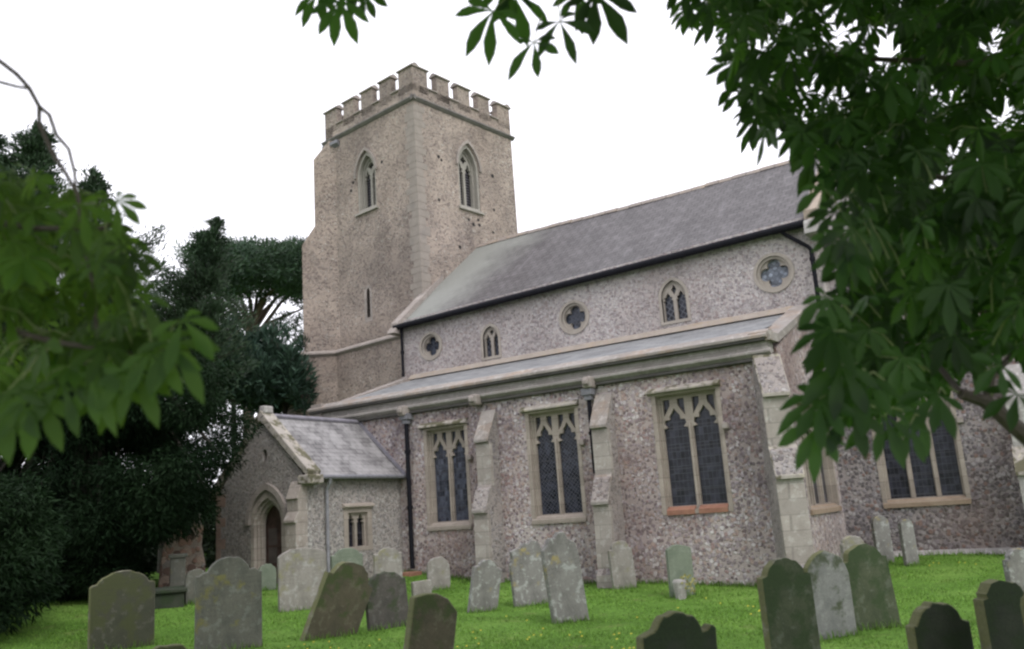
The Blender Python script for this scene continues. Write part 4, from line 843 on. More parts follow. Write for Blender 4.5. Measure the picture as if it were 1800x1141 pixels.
# ------------------------------------------------------------------ grass blades and buttercups
M['grass'] = leafmat('grass_blades', (.095, .20, .028), (.15, .28, .045), .3, (.2, .35, .06), .8, .6)
def grass():
    n = 210000
    d = RNG.uniform(5, 24, n) ; a = RNG.uniform(-.66, .66, n)
    fwd = np.array([CF[0], CF[1]]) / math.hypot(CF[0], CF[1]); rt = np.array([fwd[1], -fwd[0]])
    P = CAMP[:2] + d[:, None] * (fwd + a[:, None] * rt)
    keep = (P[:, 1] < 4.5) & ~((P[:, 1] > -.05) & (P[:, 0] < 14)) & ~((P[:, 0] > 0) & (P[:, 0] < 3.3) & (P[:, 1] > -3.6))
    P = P[keep]; d = d[keep]; cl_ = np.sin(P[:, 0] * 2.1 + 1.3 * np.sin(P[:, 1] * 1.7)) * np.sin(P[:, 1] * 2.6 + np.sin(P[:, 0] * 1.1)) + RNG.normal(0, .5, len(P)); kk = cl_ > -.55; P = P[kk]; d = d[kk]; cl_ = cl_[kk]; n = len(P)
    z = Gv(P[:, 0], P[:, 1]) - .01
    h = RNG.uniform(.015, .05, n) * (1 + .35 * np.clip(cl_, -.5, 1.5)); w_ = .003 + .0006 * d; ang = RNG.uniform(0, 2 * PI, n); lean = RNG.normal(0, .03, (n, 2))
    ca, sa = np.cos(ang) * w_, np.sin(ang) * w_
    B = np.stack([P[:, 0], P[:, 1], z], 1)
    V = np.empty((n, 3, 3)); V[:, 0] = B - np.stack([ca, sa, 0 * z], 1); V[:, 1] = B + np.stack([ca, sa, 0 * z], 1)
    V[:, 2] = B + np.stack([lean[:, 0], lean[:, 1], h], 1)
    o = npmesh('grass', V.reshape(-1, 3), np.arange(3 * n).reshape(n, 3), M['grass'], np.repeat(RNG.random(n), 3)); o['kind'] = 'stuff'; o['label'] = 'short bright green churchyard grass'; o['category'] = 'grass'
    # longer tufts around the feet of the stones
    L = []
    for a in HS:
        for k in range(90):
            az = math.radians(a[5]); t = random.uniform(-.55, .55) * a[2]; s_ = random.gauss(0.05, .07)
            L.append((a[0] - math.sin(az) * t + math.cos(az) * (s_ + .05), a[1] + math.cos(az) * t + math.sin(az) * (s_ + .05)))
    for k in range(2500): L.append((random.uniform(3.3, 13.8), random.gauss(-.06, .05)))
    for k in range(500): L.append((random.uniform(14.0, 19.8), random.gauss(4.38, .05)))
    P = np.array(L); n = len(P); z = Gv(P[:, 0], P[:, 1]); h = RNG.uniform(.05, .15, n); ang = RNG.uniform(0, 2 * PI, n); ww = .008
    B = np.stack([P[:, 0], P[:, 1], z], 1); V = np.empty((n, 3, 3)); S = np.stack([np.cos(ang) * ww, np.sin(ang) * ww, 0 * z], 1)
    V[:, 0] = B - S; V[:, 1] = B + S; V[:, 2] = B + np.stack([RNG.normal(0, .03, n), RNG.normal(0, .03, n), h], 1)
    o = npmesh('grass_tufts', V.reshape(-1, 3), np.arange(3 * n).reshape(n, 3), M['grass'], np.repeat(RNG.random(n) * .7, 3)); o['kind'] = 'stuff'; o['label'] = 'longer grass tufts round the stones and along the wall foot'; o['category'] = 'grass'
    M['yellow'] = plain('buttercup_yellow', (.62, .50, .03), .6, .1)
    L = []
    for (cx, cy, r, k) in ((14.4, -8.6, 1.0, 40), (12.9, -7.6, 1.1, 22), (11.6, -8.3, .8, 14), (10.0, -9.0, .7, 16), (13.2, -3.0, 1.6, 16), (10.5, -6.5, 1.5, 10), (16.2, 2.4, .5, 12), (9.2, -8.9, .5, 8), (4.8, -7.9, 2.0, 8), (15.2, -5.5, 1.2, 8)):
        for j in range(int(k * .55)): L.append((random.gauss(cx, r * .6), random.gauss(cy, r * .6)))
    P = np.array(L); n = len(P); z = Gv(P[:, 0], P[:, 1]) + RNG.uniform(.04, .10, n); B = np.stack([P[:, 0], P[:, 1], z], 1); V = np.empty((n, 6, 3))
    for k in range(6):
        a = 2 * PI * k / 6; V[:, k] = B + np.array([math.cos(a) * .014, math.sin(a) * .014, .008 * (k % 2) + .004 * math.sin(a)])
    o = npmesh('buttercups', V.reshape(-1, 3), np.arange(6 * n).reshape(n, 6), M['yellow']); o['kind'] = 'stuff'; o['label'] = 'tiny yellow buttercups scattered over the grass'; o['category'] = 'flowers'
grass()

# ------------------------------------------------------------------ trees
def sprays(C, D, L, W, tri=False):
    """diamond-shaped sprays at C pointing along D, length L, width W; returns verts (4 each)"""
    n = len(C); D = norm(D); r = RNG.normal(size=(n, 3)); S = norm(np.cross(D, r)) * W[:, None] / 2; D = D * L[:, None]
    V = np.empty((n, 4, 3)); V[:, 0] = C; V[:, 1] = C + D * .45 + S; V[:, 2] = C + D; V[:, 3] = C + D * .45 - S
    return V.reshape(-1, 3)
def clumpy(clumps, per, L, W, out=1.0, droop=.3, shell=.55):
    """clumps: (centre, radii) ellipsoids; sprays in their outer shell, pointing out"""
    Cs, Ds = [], []
    for c, r, k in clumps:
        n = int(per * k); u = norm(RNG.normal(size=(n, 3))); rad = (shell + (1.08 - shell) * RNG.random(n) ** .7)[:, None]
        p = np.array(c) + u * rad * np.array(r); Cs.append(p)
        Ds.append(u * out + RNG.normal(size=(n, 3)) * .55 + np.array([0, 0, -droop]))
    C = np.concatenate(Cs); D = np.concatenate(Ds); n = len(C)
    return sprays(C, D, L * RNG.uniform(.6, 1.3, n), W * RNG.uniform(.6, 1.3, n)), n
def foliage(name, V, n, mat, parent):
    o = npmesh(name, V, np.arange(4 * n).reshape(n, 4), M[mat], np.repeat(RNG.random(n), 4)); o.parent = parent; o.location = -Vector(parent.location); return o
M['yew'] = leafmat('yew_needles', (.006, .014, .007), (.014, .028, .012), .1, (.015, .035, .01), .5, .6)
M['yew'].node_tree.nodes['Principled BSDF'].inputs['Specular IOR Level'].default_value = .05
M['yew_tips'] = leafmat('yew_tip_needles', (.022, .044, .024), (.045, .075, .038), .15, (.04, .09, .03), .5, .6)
M['pine'] = leafmat('pine_needles', (.03, .062, .038), (.06, .10, .058), .15, (.06, .12, .04), .3, .6)
M['cypress'] = leafmat('cypress_foliage', (.025, .055, .04), (.05, .09, .06), .15, (.04, .08, .04), .5, .6)
def limb(mb, pts, r0, r1): mb.tube(pts, [r0 + (r1 - r0) * i / (len(pts) - 1) for i in range(len(pts))], 8)
def yew_tree():
    b = at(150, 1035, 20.5); b.z = G(b.x, b.y); t = thing('yew_tree', 'huge dark spreading yew that fills the left side beside the porch', 'tree', tuple(b))
    mb = MB(); top = b + Vector((.2, .1, 6)); limb(mb, [b - Vector((0, 0, .3)), b + Vector((.1, 0, 1.2)), b + Vector((-.1, .1, 3)), top], .55, .2)
    cl = []
    # clump centres, defined by where they sit in the crown
    spots = []
    poly = [(-60, 560), (60, 520), (130, 560), (230, 600), (300, 600), (370, 640), (395, 700), (415, 740), (385, 800), (365, 850), (335, 905), (290, 925), (240, 935), (200, 1000), (150, 1055), (-60, 1085)]
    def inside(x, y, poly=poly):
        c = False; j = len(poly) - 1
        for i in range(len(poly)):
            if (poly[i][1] > y) != (poly[j][1] > y) and x < (poly[j][0] - poly[i][0]) * (y - poly[i][1]) / (poly[j][1] - poly[i][1]) + poly[i][0]: c = not c
            j = i
        return c
    rr = random.Random(5)
    while len(spots) < 230:
        x, y = rr.uniform(-100, 470), rr.uniform(480, 1080)
        if inside(x, y): spots.append((x, y, rr.uniform(18.2, 23.5)))
    spots += [(425, 748, 20.5), (400, 780, 20.2), (365, 860, 20.0), (345, 890, 20.0), (385, 810, 20.4), (350, 700, 21), (395, 720, 21), (410, 735, 21)]
    for k in range(46): spots.append((rr.uniform(-260, 40), rr.uniform(860, 1120), rr.uniform(13.5, 17)))
    for k in range(40): spots.append((rr.uniform(-60, 240), rr.uniform(930, 1040), rr.uniform(19, 23)))
    for x, y, d in spots:
        c = at(x, y, d); r = rr.uniform(.26, .46) if x > 330 else rr.uniform(.4, .8)
        cl.append((c, (r * 1.2, r * 1.2, r * .75), r * r * 2.6))
        if rr.random() < .35 and d > 18: limb(mb, [top.lerp(b, rr.uniform(.1, .6)), (top + c) / 2 + Vector((0, 0, .3)), c], .09, .03)
    part(mb, 'trunk', 'bark_yew', t)
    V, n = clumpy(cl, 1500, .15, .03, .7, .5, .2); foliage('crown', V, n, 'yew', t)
def spire(name, label, base_px, top_px, d, spread, mat='yew_tips', seed=1, per=1.0, boughs=()):
    """a conifer with an upswept ragged top"""
    rr = random.Random(seed); base = at(base_px[0], base_px[1], d); top = at(top_px[0], top_px[1], d); g = Vector((base.x, base.y, G(base.x, base.y)))
    t = thing(name, label, 'tree', tuple(g)); mb = MB(); pts = [g - Vector((0, 0, .2)), g.lerp(base, .5), base, top]; limb(mb, pts, .3, .03); H = (top - base).length; cl = []
    n = int(95 * per); Cs, Ds = [], []
    for i in range(n):
        f = rr.random() ** 1.15; c = base.lerp(top, f); R = spread * (1 - f) ** .8 * rr.uniform(.4, 1.15) + .06; a = rr.uniform(0, 2 * PI); rise = rr.uniform(.25, .9) * (1.1 - f)
        e = c + Vector((math.cos(a) * R, math.sin(a) * R, rise * R))
        if i < len(boughs): e = at(boughs[i][0], boughs[i][1], d); c = base.lerp(top, .35 + .05 * i); R = (e - c).length * .8
        m_ = c.lerp(e, .55) - Vector((0, 0, .12 * R)); limb(mb, [c, m_, e], .035, .01)
        k = int(50 + 300 * R); u = RNG.random(k) ** .7; P = np.where((u < .55)[:, None], np.array(c) + (np.array(m_) - np.array(c)) * (u / .55)[:, None], np.array(m_) + (np.array(e) - np.array(m_)) * ((u - .55) / .45)[:, None])
        wd = (.05 + .05 * min(1, R) + .20 * np.sin(u * PI) * min(1.2, R)) ; P = P + RNG.normal(size=(k, 3)) * wd[:, None] * np.array([1, 1, .6]); Cs.append(P)
        Ds.append(np.array(norm(np.array([(e - m_)[:]])))[0][None] * 1.1 + RNG.normal(size=(k, 3)) * .45 + np.array([0, 0, .1]))
    k = 700; f = 1 - RNG.random(k) ** 1.3 * .35; P = np.array(base) + (np.array(top) - np.array(base)) * f[:, None]; P = P + RNG.normal(size=(k, 3)) * (.02 + .4 * (1 - f))[:, None] * np.array([1, 1, .6]); Cs.append(P); Ds.append(np.tile([0, 0, 1.0], (k, 1)) + RNG.normal(size=(k, 3)) * .4)
    C = np.concatenate(Cs); D = np.concatenate(Ds); n = len(C); V = sprays(C, D, .16 * RNG.uniform(.6, 1.3, n), .036 * RNG.uniform(.6, 1.3, n))
    part(mb, 'trunk', 'bark_yew', t); foliage('crown', V, n, mat, t)
def pine_tree():
    d = 44; g = at(440, 860, d); g.z = G(g.x, g.y); t = thing('scots_pine', 'scots pine with bare crooked limbs and flat green crown behind the tower', 'tree', tuple(g)); mb = MB(); rr = random.Random(3)
    fork = at(445, 560, d); limb(mb, [g, at(438, 700, d), at(442, 600, d), fork], .3, .2)
    tips = [(330, 470), (365, 430), (400, 450), (430, 430), (460, 455), (490, 450), (520, 470), (545, 490), (380, 500), (350, 520), (500, 510), (535, 540), (415, 480), (470, 490), (320, 510), (560, 470)]
    cl = []
    for i, (x, y) in enumerate(tips):
        dd = d + rr.uniform(-3, 3); e = at(x, y, dd); m1 = fork.lerp(e, .4) + Vector((rr.uniform(-.5, .5), 0, rr.uniform(-.6, .2))); limb(mb, [fork - Vector((0, 0, rr.uniform(0, 1.2))), m1, e], .12, .04)
    for i in range(105):
        x = rr.uniform(340, 580); top = 428 + 16 * ((x - 450) / 110) ** 2; y = top + rr.random() ** 1.5 * 74 + rr.uniform(-2, 14); c = at(x, y, d + rr.uniform(-4, 4)); r = rr.uniform(.45, .9); cl.append((c, (r * 1.4, r * 1.4, r * .5), r * r * 2.2))
    for x, y, r in ((345, 535, .7), (520, 585, .7), (560, 560, .8), (505, 560, .6), (390, 560, .6), (535, 600, .6), (330, 560, .7), (480, 522, .5), (400, 515, .6), (372, 545, .55), (545, 530, .6), (515, 515, .5), (425, 545, .45), (350, 590, .6), (460, 590, .45)):
        c = at(x, y, d); cl.append((c, (r * 1.3, r * 1.3, r * .5), r * r * 2.2))
    part(mb, 'trunk', 'bark_pine', t); V, n = clumpy(cl, 420, .30, .055, .7, -.3, .2); foliage('crown', V, n, 'pine', t)
def cypress(name, label, xb, yb, xt, yt, d, R, seed):
    rr = random.Random(seed); base = at(xb, yb, d); top = at(xt, yt, d); g = Vector((base.x, base.y, G(base.x, base.y))); t = thing(name, label, 'tree', tuple(g), 'dark fastigiate yews behind the porch'); mb = MB()
    for k in range(3): limb(mb, [g + Vector((k * .12, 0, 0)), base + Vector((rr.uniform(-.3, .3), rr.uniform(-.3, .3), 0)), base.lerp(top, .9)], .12, .03)
    part(mb, 'trunk', 'bark_yew', t); Cs = []; Ds = []
    for k in range(26):
        a = rr.uniform(0, 2 * PI); r = R * math.sqrt(rr.random()); f0 = rr.uniform(0, .25); f1 = rr.uniform(.55, 1.0) * (1 - .35 * r / R); n = int(420 * R)
        f = f0 + (f1 - f0) * RNG.random(n); ax = np.array(base)[None] + (np.array(top) - np.array(base))[None] * f[:, None]; wd = .26 * np.sin(np.clip((f - f0) / (f1 - f0), 0, 1) * PI) ** .5 * R ** .5 + .06
        off = norm(RNG.normal(size=(n, 3))) * wd[:, None]; Cs.append(ax + np.array([math.cos(a) * r, math.sin(a) * r, 0]) + off); Ds.append(off * 2 + np.array([0, 0, .45]) + RNG.normal(size=(n, 3)) * .15)
    C = np.concatenate(Cs); D = np.concatenate(Ds); n = len(C); V = sprays(C, D, .36 * RNG.uniform(.6, 1.3, n), .08 * RNG.uniform(.6, 1.3, n)); foliage('crown', V, n, 'cypress', t)
yew_tree()
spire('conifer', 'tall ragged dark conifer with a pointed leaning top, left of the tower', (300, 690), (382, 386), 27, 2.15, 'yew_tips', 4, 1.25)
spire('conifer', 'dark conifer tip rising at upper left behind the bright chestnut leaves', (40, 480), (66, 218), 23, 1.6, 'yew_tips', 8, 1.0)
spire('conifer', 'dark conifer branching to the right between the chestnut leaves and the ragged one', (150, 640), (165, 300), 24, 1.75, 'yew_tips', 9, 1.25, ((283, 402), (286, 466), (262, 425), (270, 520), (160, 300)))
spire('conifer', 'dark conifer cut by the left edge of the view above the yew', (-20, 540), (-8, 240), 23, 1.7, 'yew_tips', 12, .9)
pine_tree()
cypress('irish_yew', 'leftmost dark upright yew of the close pair behind the porch roof', 412, 705, 405, 548, 33, .95, 1)
cypress('irish_yew', 'dark upright yew against the tower foot, tallest behind the porch roof', 490, 728, 480, 545, 34, 1.45, 2)
cypress('irish_yew', 'dark upright yew touching the left edge of the tower', 515, 725, 520, 600, 36, 1.0, 3)
# hedge far behind, one mass
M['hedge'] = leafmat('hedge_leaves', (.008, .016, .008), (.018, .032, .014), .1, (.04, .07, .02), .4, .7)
cl = []
rr = random.Random(77)
for k in range(60):
    x = rr.uniform(-150, 420); d = rr.uniform(27, 31); c = at(x, rr.uniform(900, 1000), d); c.z = G(c.x, c.y) + rr.uniform(.3, 2.1); r = rr.uniform(.7, 1.1); cl.append((c, (r, r, r), r * r * 2))
V, n = clumpy(cl, 420, .26, .09, .8, 0, .2); o = npmesh('hedge', V, np.arange(4 * n).reshape(n, 4), M['hedge'], np.repeat(RNG.random(n), 4)); o['kind'] = 'stuff'; o['label'] = 'dense dark hedge behind the yew at the churchyard edge'; o['category'] = 'hedge'

# --- horse chestnuts near the camera
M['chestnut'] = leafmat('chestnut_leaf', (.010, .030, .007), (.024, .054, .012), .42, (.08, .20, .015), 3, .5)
M['chestnut_bright'] = leafmat('chestnut_leaf_backlit', (.022, .058, .010), (.045, .092, .015), .44, (.125, .23, .018), 3, .55)  # lighter copy of the chestnut leaf, backlight put into its colour
def leaflet(a, n, L, W, fold, drp):
    """one obovate leaflet along unit a with up-normal n: 2 x 6 quads, folded at the midrib and drooping; rows of (left, mid, right)"""
    s = a.cross(n).normalized(); prof = [(0, .05), (.18, .22), (.42, .62), (.64, 1.0), (.82, .78), (.93, .34), (1.0, .02)]; rows = []
    for u, w_ in prof:
        c = a * (L * u) + Vector((0, 0, -1)) * (drp * L * u * u); e = s * (W / 2 * w_); rows.append((c - e + n * (fold * W / 2 * w_), c, c + e + n * (fold * W / 2 * w_)))
    return rows
class Leaves:
    def __init__(s): s.V = []; s.F = []; s.T = []; s.st = MB()
    def leaf(s, P, a, n, size, rnd, twig=None):
        a = a.normalized(); n = (n - a * n.dot(a)).normalized(); side = a.cross(n); k = rnd.choice((5, 6, 7, 7)); tint = rnd.random()
        for i in range(k):
            th = math.radians(-112 + 224 * i / (k - 1) + rnd.uniform(-9, 9)) if k > 1 else 0
            ln = size * (.62 + .38 * math.cos(th * .75)) * rnd.uniform(.86, 1.12); d = (a * math.cos(th) + side * math.sin(th)).normalized()
            rows = leaflet(d, n, ln, ln * rnd.uniform(.30, .38), rnd.uniform(.1, .4), rnd.uniform(.15, .5)); b = len(s.V); tt = min(1, max(0, tint + rnd.uniform(-.15, .15)))
            for r in rows:
                for p in r: s.V.append(tuple(P + p)); s.T.append(tt)
            for j in range(len(rows) - 1):
                q = b + 3 * j; s.F.append((q, q + 1, q + 4, q + 3)); s.F.append((q + 1, q + 2, q + 5, q + 4))
        if twig is not None: s.st.tube([twig, (twig + P) / 2 + Vector((0, 0, .02)), P], [.0035, .0028, .002], 5, 0, False)
    def build(s, mat, parent, stmat='bark'):
        o = npmesh('crown', np.array(s.V), np.array(s.F), M[mat], np.array(s.T)); o.data.polygons.foreach_set('use_smooth', np.ones(len(s.F), bool)); o.parent = parent; o.location = -Vector(parent.location)
        return part(s.st, 'leaf_stalks', stmat, parent)
M['stalk'] = plain('leaf_stalk', (.16, .20, .07), .6)
def inpoly(x, y, poly):
    c = False; j = len(poly) - 1
    for i in range(len(poly)):
        if (poly[i][1] > y) != (poly[j][1] > y) and x < (poly[j][0] - poly[i][0]) * (y - poly[i][1]) / (poly[j][1] - poly[i][1]) + poly[i][0]: c = not c
        j = i
    return c
def chestnut_right():
    rnd = random.Random(21); g = CAMP + 3.2 * CR + 2.6 * np.array([CF[0], CF[1], 0]); g = Vector((g[0], g[1], G(g[0], g[1])))
    t = thing('horse_chestnut', 'horse chestnut overhanging the right side, its drooping fingered leaves nearest the viewer', 'tree', tuple(g))
    mb = MB(); crown = g + Vector((0, 0, 3.6)); limb(mb, [g - Vector((0, 0, .2)), g + Vector((.05, 0, 1.5)), crown, crown + Vector((0, 0, 2))], .24, .12); part(mb, 'trunk', 'bark', t)
    lv = Leaves(); br = MB(); nodes = []
    def branch(pts, r0, r1, root=True):
        P = [at(*p) for p in pts]; br = MB()
        if root: h = min(max(P[0].z - g.z - .35, .8), 5.2); P = [g + Vector((.02, 0, h))] + P
        limb(br, P, r0, r1); part(br, 'branch', 'bark', t)
        for i in range(1 if root else 0, len(P) - 1):
            for k in range(4): nodes.append(P[i].lerp(P[i + 1], k / 4))
        nodes.append(P[-1])
    branch([(2100, 1000, 3.3), (1880, 830, 3.3), (1790, 752, 3.2), (1735, 705, 3.2), (1690, 690, 3.2)], .045, .022)
    branch([(1690, 690, 3.2), (1650, 640, 3.6), (1580, 590, 4.0), (1500, 560, 4.1)], .014, .005, False)
    branch([(2100, 500, 4.2), (1900, 540, 4.3), (1750, 550, 4.4), (1620, 520, 4.3), (1540, 470, 4.2)], .035, .006)
    branch([(2200, 300, 4.9), (1950, 330, 4.8), (1760, 330, 4.7), (1600, 300, 4.5), (1480, 260, 4.3)], .04, .006)
    branch([(2200, -100, 5.2), (1900, 60, 5.1), (1700, 110, 5.0), (1500, 100, 4.8), (1380, 80, 4.5)], .04, .006)
    branch([(2100, -500, 4.6), (1700, -300, 4.4), (1400, -190, 4.2), (1180, -120, 4.0), (980, -60, 3.9)], .045, .006)
    branch([(1180, -120, 4.0), (900, -170, 3.9), (700, -140, 3.9), (610, -40, 3.9)], .012, .004, False)
    branch([(1735, 705, 3.2), (1745, 660, 3.25), (1800, 600, 3.4)], .02, .008, False)
    poly = [(1190, -60), (1215, 20), (1270, 40), (1290, 130), (1310, 190), (1345, 230), (1430, 260), (1490, 300), (1530, 350), (1520, 420), (1490, 470), (1475, 520), (1455, 570), (1455, 640), (1470, 700), (1500, 715), (1560, 700), (1640, 690), (1700, 640), (1740, 590), (1830, 620), (1900, 640), (1900, -80)]
    holes = [(1680, 235, 22), (1640, 312, 14), (1560, 62, 22), (1480, 45, 18), (1745, 60, 20), (1770, 180, 22), (1560, 350, 10), (1480, 155, 14), (1790, 250, 16), (1430, 150, 12), (1640, 150, 12)]
    cnt = 0
    while cnt < 2000:
        x, y = rnd.uniform(1180, 1900), rnd.uniform(-70, 730)
        if not inpoly(x, y, poly): continue
        if any((x - hx) ** 2 + (y - hy) ** 2 < hr * hr * 2.2 for hx, hy, hr in holes): continue
        # the mass is thickest right and centre
        if rnd.random() > (.38 + .62 * min(1, max(0, (x - 1180) / 480))): continue
        dep = 2.9 + rnd.random() ** .8 * 2.4 + (.4 if y < 250 else 0)
        if x > 1540 and rnd.random() < .42: dep += rnd.uniform(1.5, 3.2)
        P = at(x, y, dep); size = rnd.uniform(.09, .14) * (1.25 if dep > 5.2 else 1)
        a = Vector(-CR) * rnd.uniform(.1, 1.0) + Vector((0, 0, -1)) * rnd.uniform(.4, 1.1) + Vector(CF) * rnd.uniform(-.6, .6)
        if y > 650: a = Vector(-CR) * rnd.uniform(.3, 1) + Vector((0, 0, -1)) * rnd.uniform(.2, .6)
        n = Vector((rnd.gauss(0, .45), rnd.gauss(0, .45), 1)) - Vector(CF) * .9
        tw = None
        if cnt % 2 == 0:
            q = min(nodes, key=lambda p: (p - P).length); tw = P + (q - P).normalized() * min(.16, (q - P).length)
        lv.leaf(P, a, n, size, rnd, tw); cnt += 1
    # the hanging sprays against the sky and the drooping fringe
    sp = [(597, 0, 3.7, .16, -.1), (640, -14, 3.8, .11, .7), (560, -14, 3.8, .13, -.6), (610, -30, 3.9, .14, .2), (868, 18, 3.6, .18, -.5), (905, -12, 3.8, .19, .1), (885, -30, 3.8, .15, .5), (940, 72, 3.5, .15, .0), (985, 36, 3.5, .155, .25), (1048, -14, 3.6, .19, .6), (1015, -12, 3.7, .13, -.1), (1210, -8, 3.8, .13, .0), (1240, -8, 3.8, .12, .3), (1320, 88, 3.6, .15, -.6), (1330, 150, 3.6, .11, -.3), (1200, -24, 3.8, .12, -.5), (1370, 205, 3.6, .13, -.2), (1430, 275, 3.5, .14, -.1), (1490, 340, 3.2, .12, -.1), (1250, 5, 3.7, .12, -.2), (1295, 45, 3.7, .13, -.1), (1400, 240, 3.6, .13, .1)]
    for x, y, d, s_, lr in sp:
        P = at(x, y, d); a = Vector(CR) * lr + Vector((0, 0, -1)); n = -Vector(CF) * 1.0 + Vector((rnd.gauss(0, .2), rnd.gauss(0, .2), .35)); q = min(nodes, key=lambda p: (p - P).length); lv.leaf(P, a, n, s_, rnd, P + (q - P).normalized() * .2)
    for x, y, d, s_ in ((1450, 330, 3.1, .11), (1480, 300, 3.3, .12), (1470, 370, 3.0, .11), (1510, 350, 3.2, .12), (1540, 320, 3.3, .12), (1530, 390, 3.1, .12), (1570, 370, 3.3, .12), (1600, 340, 3.4, .12), (1560, 420, 3.2, .12), (1620, 380, 3.4, .12), (1500, 440, 3.0, .11), (1465, 580, 2.6, .14), (1440, 700, 2.6, .14), (1480, 640, 2.6, .15), (1500, 720, 2.6, .15), (1455, 520, 2.7, .11), (1490, 440, 2.8, .12), (1555, 730, 2.7, .13), (1620, 720, 2.8, .11), (1600, 745, 2.7, .10), (1440, 745, 2.6, .12), (1520, 660, 2.6, .15), (1470, 420, 2.8, .1), (1500, 400, 2.8, .12), (1650, 690, 2.8, .13), (1760, 640, 2.9, .12), (1790, 690, 2.9, .13)):
        P = at(x, y, d); a = -Vector(CR) * rnd.uniform(.5, 1.0) + Vector((0, 0, -1)) * rnd.uniform(.4, .9); n = -Vector(CF) * 1.0 + Vector((rnd.gauss(0, .3), rnd.gauss(0, .3), .6)); q = min(nodes, key=lambda p: (p - P).length); lv.leaf(P, a, n, s_, rnd, P + (q - P).normalized() * .15)
    for k, (dx, dy, dz) in enumerate(((-3.5, 1, 2.2), (-5.5, -2, 2.4), (-1, -4, 2.0), (2.5, -1, 2.2), (1, 3.5, 2.8), (-3, 4.5, 3.4))):
        b_ = MB(); c0 = crown + Vector((0, 0, .5 + .2 * k)); limb(b_, [c0, c0 + Vector((dx * .4, dy * .4, dz * .6)), c0 + Vector((dx, dy, dz))], .08, .02); part(b_, 'branch', 'bark', t)
    # the rest of the crown, overhead and behind the viewer: it shades the near stones
    n = 46000; ct = np.array([CAMP[0] + .8, CAMP[1] + 1.5, 7.0]); u = norm(RNG.normal(size=(n, 3))) * (RNG.random(n) ** .5)[:, None]; P = ct + u * np.array([7.5, 7.0, 2.6])
    q = P - CAMP; dz = q @ CF; px = 901 + FPX * (q @ CR) / np.maximum(dz, .01); py = 568 - FPX * (q @ CU) / np.maximum(dz, .01); keep = ~((dz > 0) & (py > -260)) ; P = P[keep]; n = len(P)
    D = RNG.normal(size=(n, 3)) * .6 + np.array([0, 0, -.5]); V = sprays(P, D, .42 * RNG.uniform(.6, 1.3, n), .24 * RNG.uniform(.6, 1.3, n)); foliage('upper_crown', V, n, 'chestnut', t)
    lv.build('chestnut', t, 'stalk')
chestnut_right()
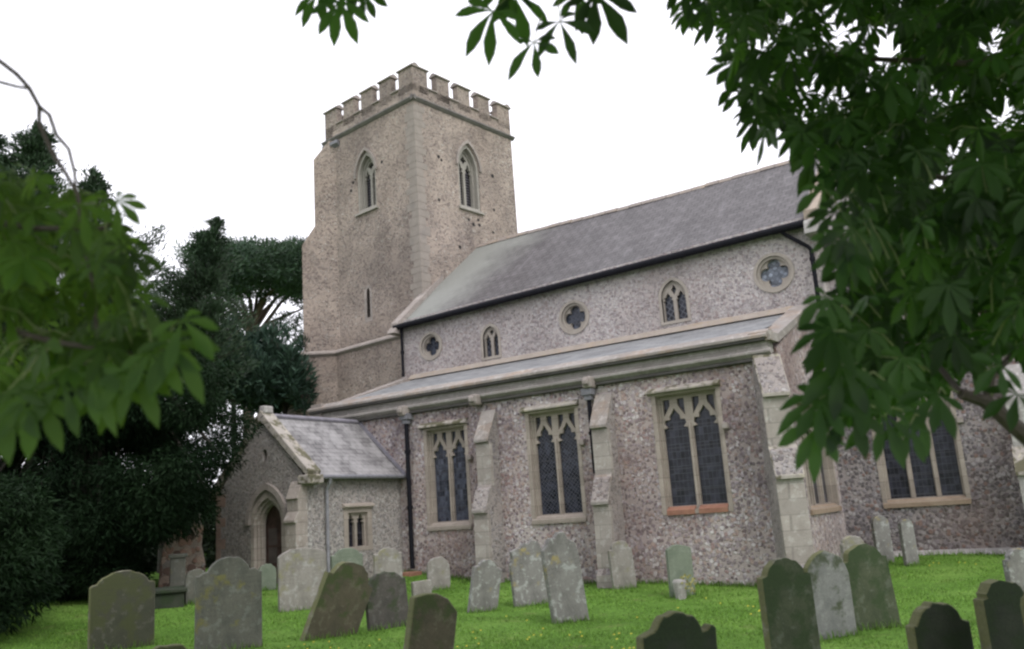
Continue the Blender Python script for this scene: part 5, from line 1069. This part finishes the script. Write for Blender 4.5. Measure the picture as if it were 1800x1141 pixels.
def chestnut_left():
    rnd = random.Random(33); g = CAMP - 3.0 * CR + 1.2 * np.array([CF[0], CF[1], 0]); g = Vector((g[0], g[1], G(g[0], g[1])))
    t = thing('horse_chestnut', 'horse chestnut at the left edge with bright green fingered leaves and a bare arching twig', 'tree', tuple(g))
    mb = MB(); limb(mb, [g - Vector((0, 0, .2)), g + Vector((-.05, 0, 1.5)), g + Vector((0, 0, 3.4)), g + Vector((.1, 0, 5))], .2, .08); part(mb, 'trunk', 'bark', t)
    lv = Leaves(); br = MB(); nodes = []
    def branch(pts, r0, r1, keep=True):
        P = [at(*p) for p in pts]; br = MB(); root = pts[0][0] < -250
        if root: P = [g + Vector((0, 0, min(max(P[0].z - g.z - .3, .8), 4.6)))] + P
        limb(br, P, r0, r1); part(br, 'branch', 'bark', t)
        if keep:
            for i in range(len(P) - 1):
                for k in range(4): nodes.append(P[i].lerp(P[i + 1], k / 4))
    branch([(-350, -60, 2.6), (-120, 40, 2.5), (0, 105, 2.5), (30, 128, 2.5), (52, 152, 2.5), (70, 185, 2.5), (70, 215, 2.5), (95, 270, 2.45), (115, 300, 2.4), (138, 340, 2.4), (148, 430, 2.4), (165, 500, 2.35), (172, 590, 2.3), (150, 640, 2.3)], .008, .004)
    branch([(-350, -60, 2.6), (-200, 140, 2.5), (0, 142, 2.5), (30, 150, 2.5), (52, 154, 2.5)], .006, .004, False)
    branch([(70, 185, 2.5), (88, 200, 2.5), (100, 235, 2.5), (122, 260, 2.5), (132, 300, 2.45), (135, 330, 2.4)], .006, .004, False)
    branch([(-300, 500, 2.6), (-60, 560, 2.4), (100, 600, 2.3), (240, 620, 2.2), (300, 610, 2.2)], .014, .005)
    branch([(-300, 300, 2.7), (-60, 380, 2.5), (60, 400, 2.4), (180, 400, 2.4), (215, 380, 2.4)], .014, .005)
    poly = [(-80, 310), (60, 290), (130, 310), (190, 350), (225, 400), (235, 470), (245, 540), (300, 565), (310, 600), (255, 625), (200, 650), (130, 660), (60, 680), (-80, 720)]
    cnt = 0
    while cnt < 250:
        x, y = rnd.uniform(-80, 340), rnd.uniform(280, 770)
        if not inpoly(x, y, poly): continue
        P = at(x, y, rnd.uniform(2.1, 3.4)); a = Vector(CR) * rnd.uniform(-.2, 1.0) + Vector((0, 0, -1)) * rnd.uniform(.3, 1.0) + Vector(CF) * rnd.uniform(-.5, .5); n = Vector((rnd.gauss(0, .45), rnd.gauss(0, .45), 1)) - Vector(CF) * .8
        q = min(nodes, key=lambda p: (p - P).length); lv.leaf(P, a, n, rnd.uniform(.062, .108), rnd, P + (q - P).normalized() * min(.15, (q - P).length) if cnt % 2 else None); cnt += 1
    for x, y, d, s_, lr in ((205, 350, 2.3, .08, .9), (322, 560, 2.1, .11, .6), (300, 600, 2.1, .12, .5), (235, 650, 2.1, .11, .5), (160, 655, 2.1, .12, .1), (60, 690, 2.1, .12, 0), (270, 615, 2.1, .11, .8), (110, 670, 2.1, .11, .3), (200, 670, 2.2, .10, .3), (10, 690, 2.1, .13, .2), (-20, 720, 2.2, .12, 0), (230, 440, 2.2, .09, .8), (250, 520, 2.2, .09, .7)):
        P = at(x, y, d); a = Vector(CR) * lr + Vector((0, 0, -.8)); n = -Vector(CF) + Vector((rnd.gauss(0, .2), rnd.gauss(0, .2), .8)); q = min(nodes, key=lambda p: (p - P).length); lv.leaf(P, a, n, s_, rnd, P + (q - P).normalized() * .12)
    n = 24000; ct = np.array([g.x - .5, g.y + 2.5, 6.6]); u = norm(RNG.normal(size=(n, 3))) * (RNG.random(n) ** .5)[:, None]; P = ct + u * np.array([5.0, 5.5, 2.2])
    q = P - CAMP; dz = q @ CF; px = 901 + FPX * (q @ CR) / np.maximum(dz, .01); py = 568 - FPX * (q @ CU) / np.maximum(dz, .01); keep = ~((dz > 0) & (py > -260) & (px > -250)); P = P[keep]; n = len(P)
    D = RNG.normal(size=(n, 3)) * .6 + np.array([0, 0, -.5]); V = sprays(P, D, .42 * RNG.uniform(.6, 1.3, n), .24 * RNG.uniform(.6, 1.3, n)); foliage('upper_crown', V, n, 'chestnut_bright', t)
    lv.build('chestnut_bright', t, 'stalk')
chestnut_left()
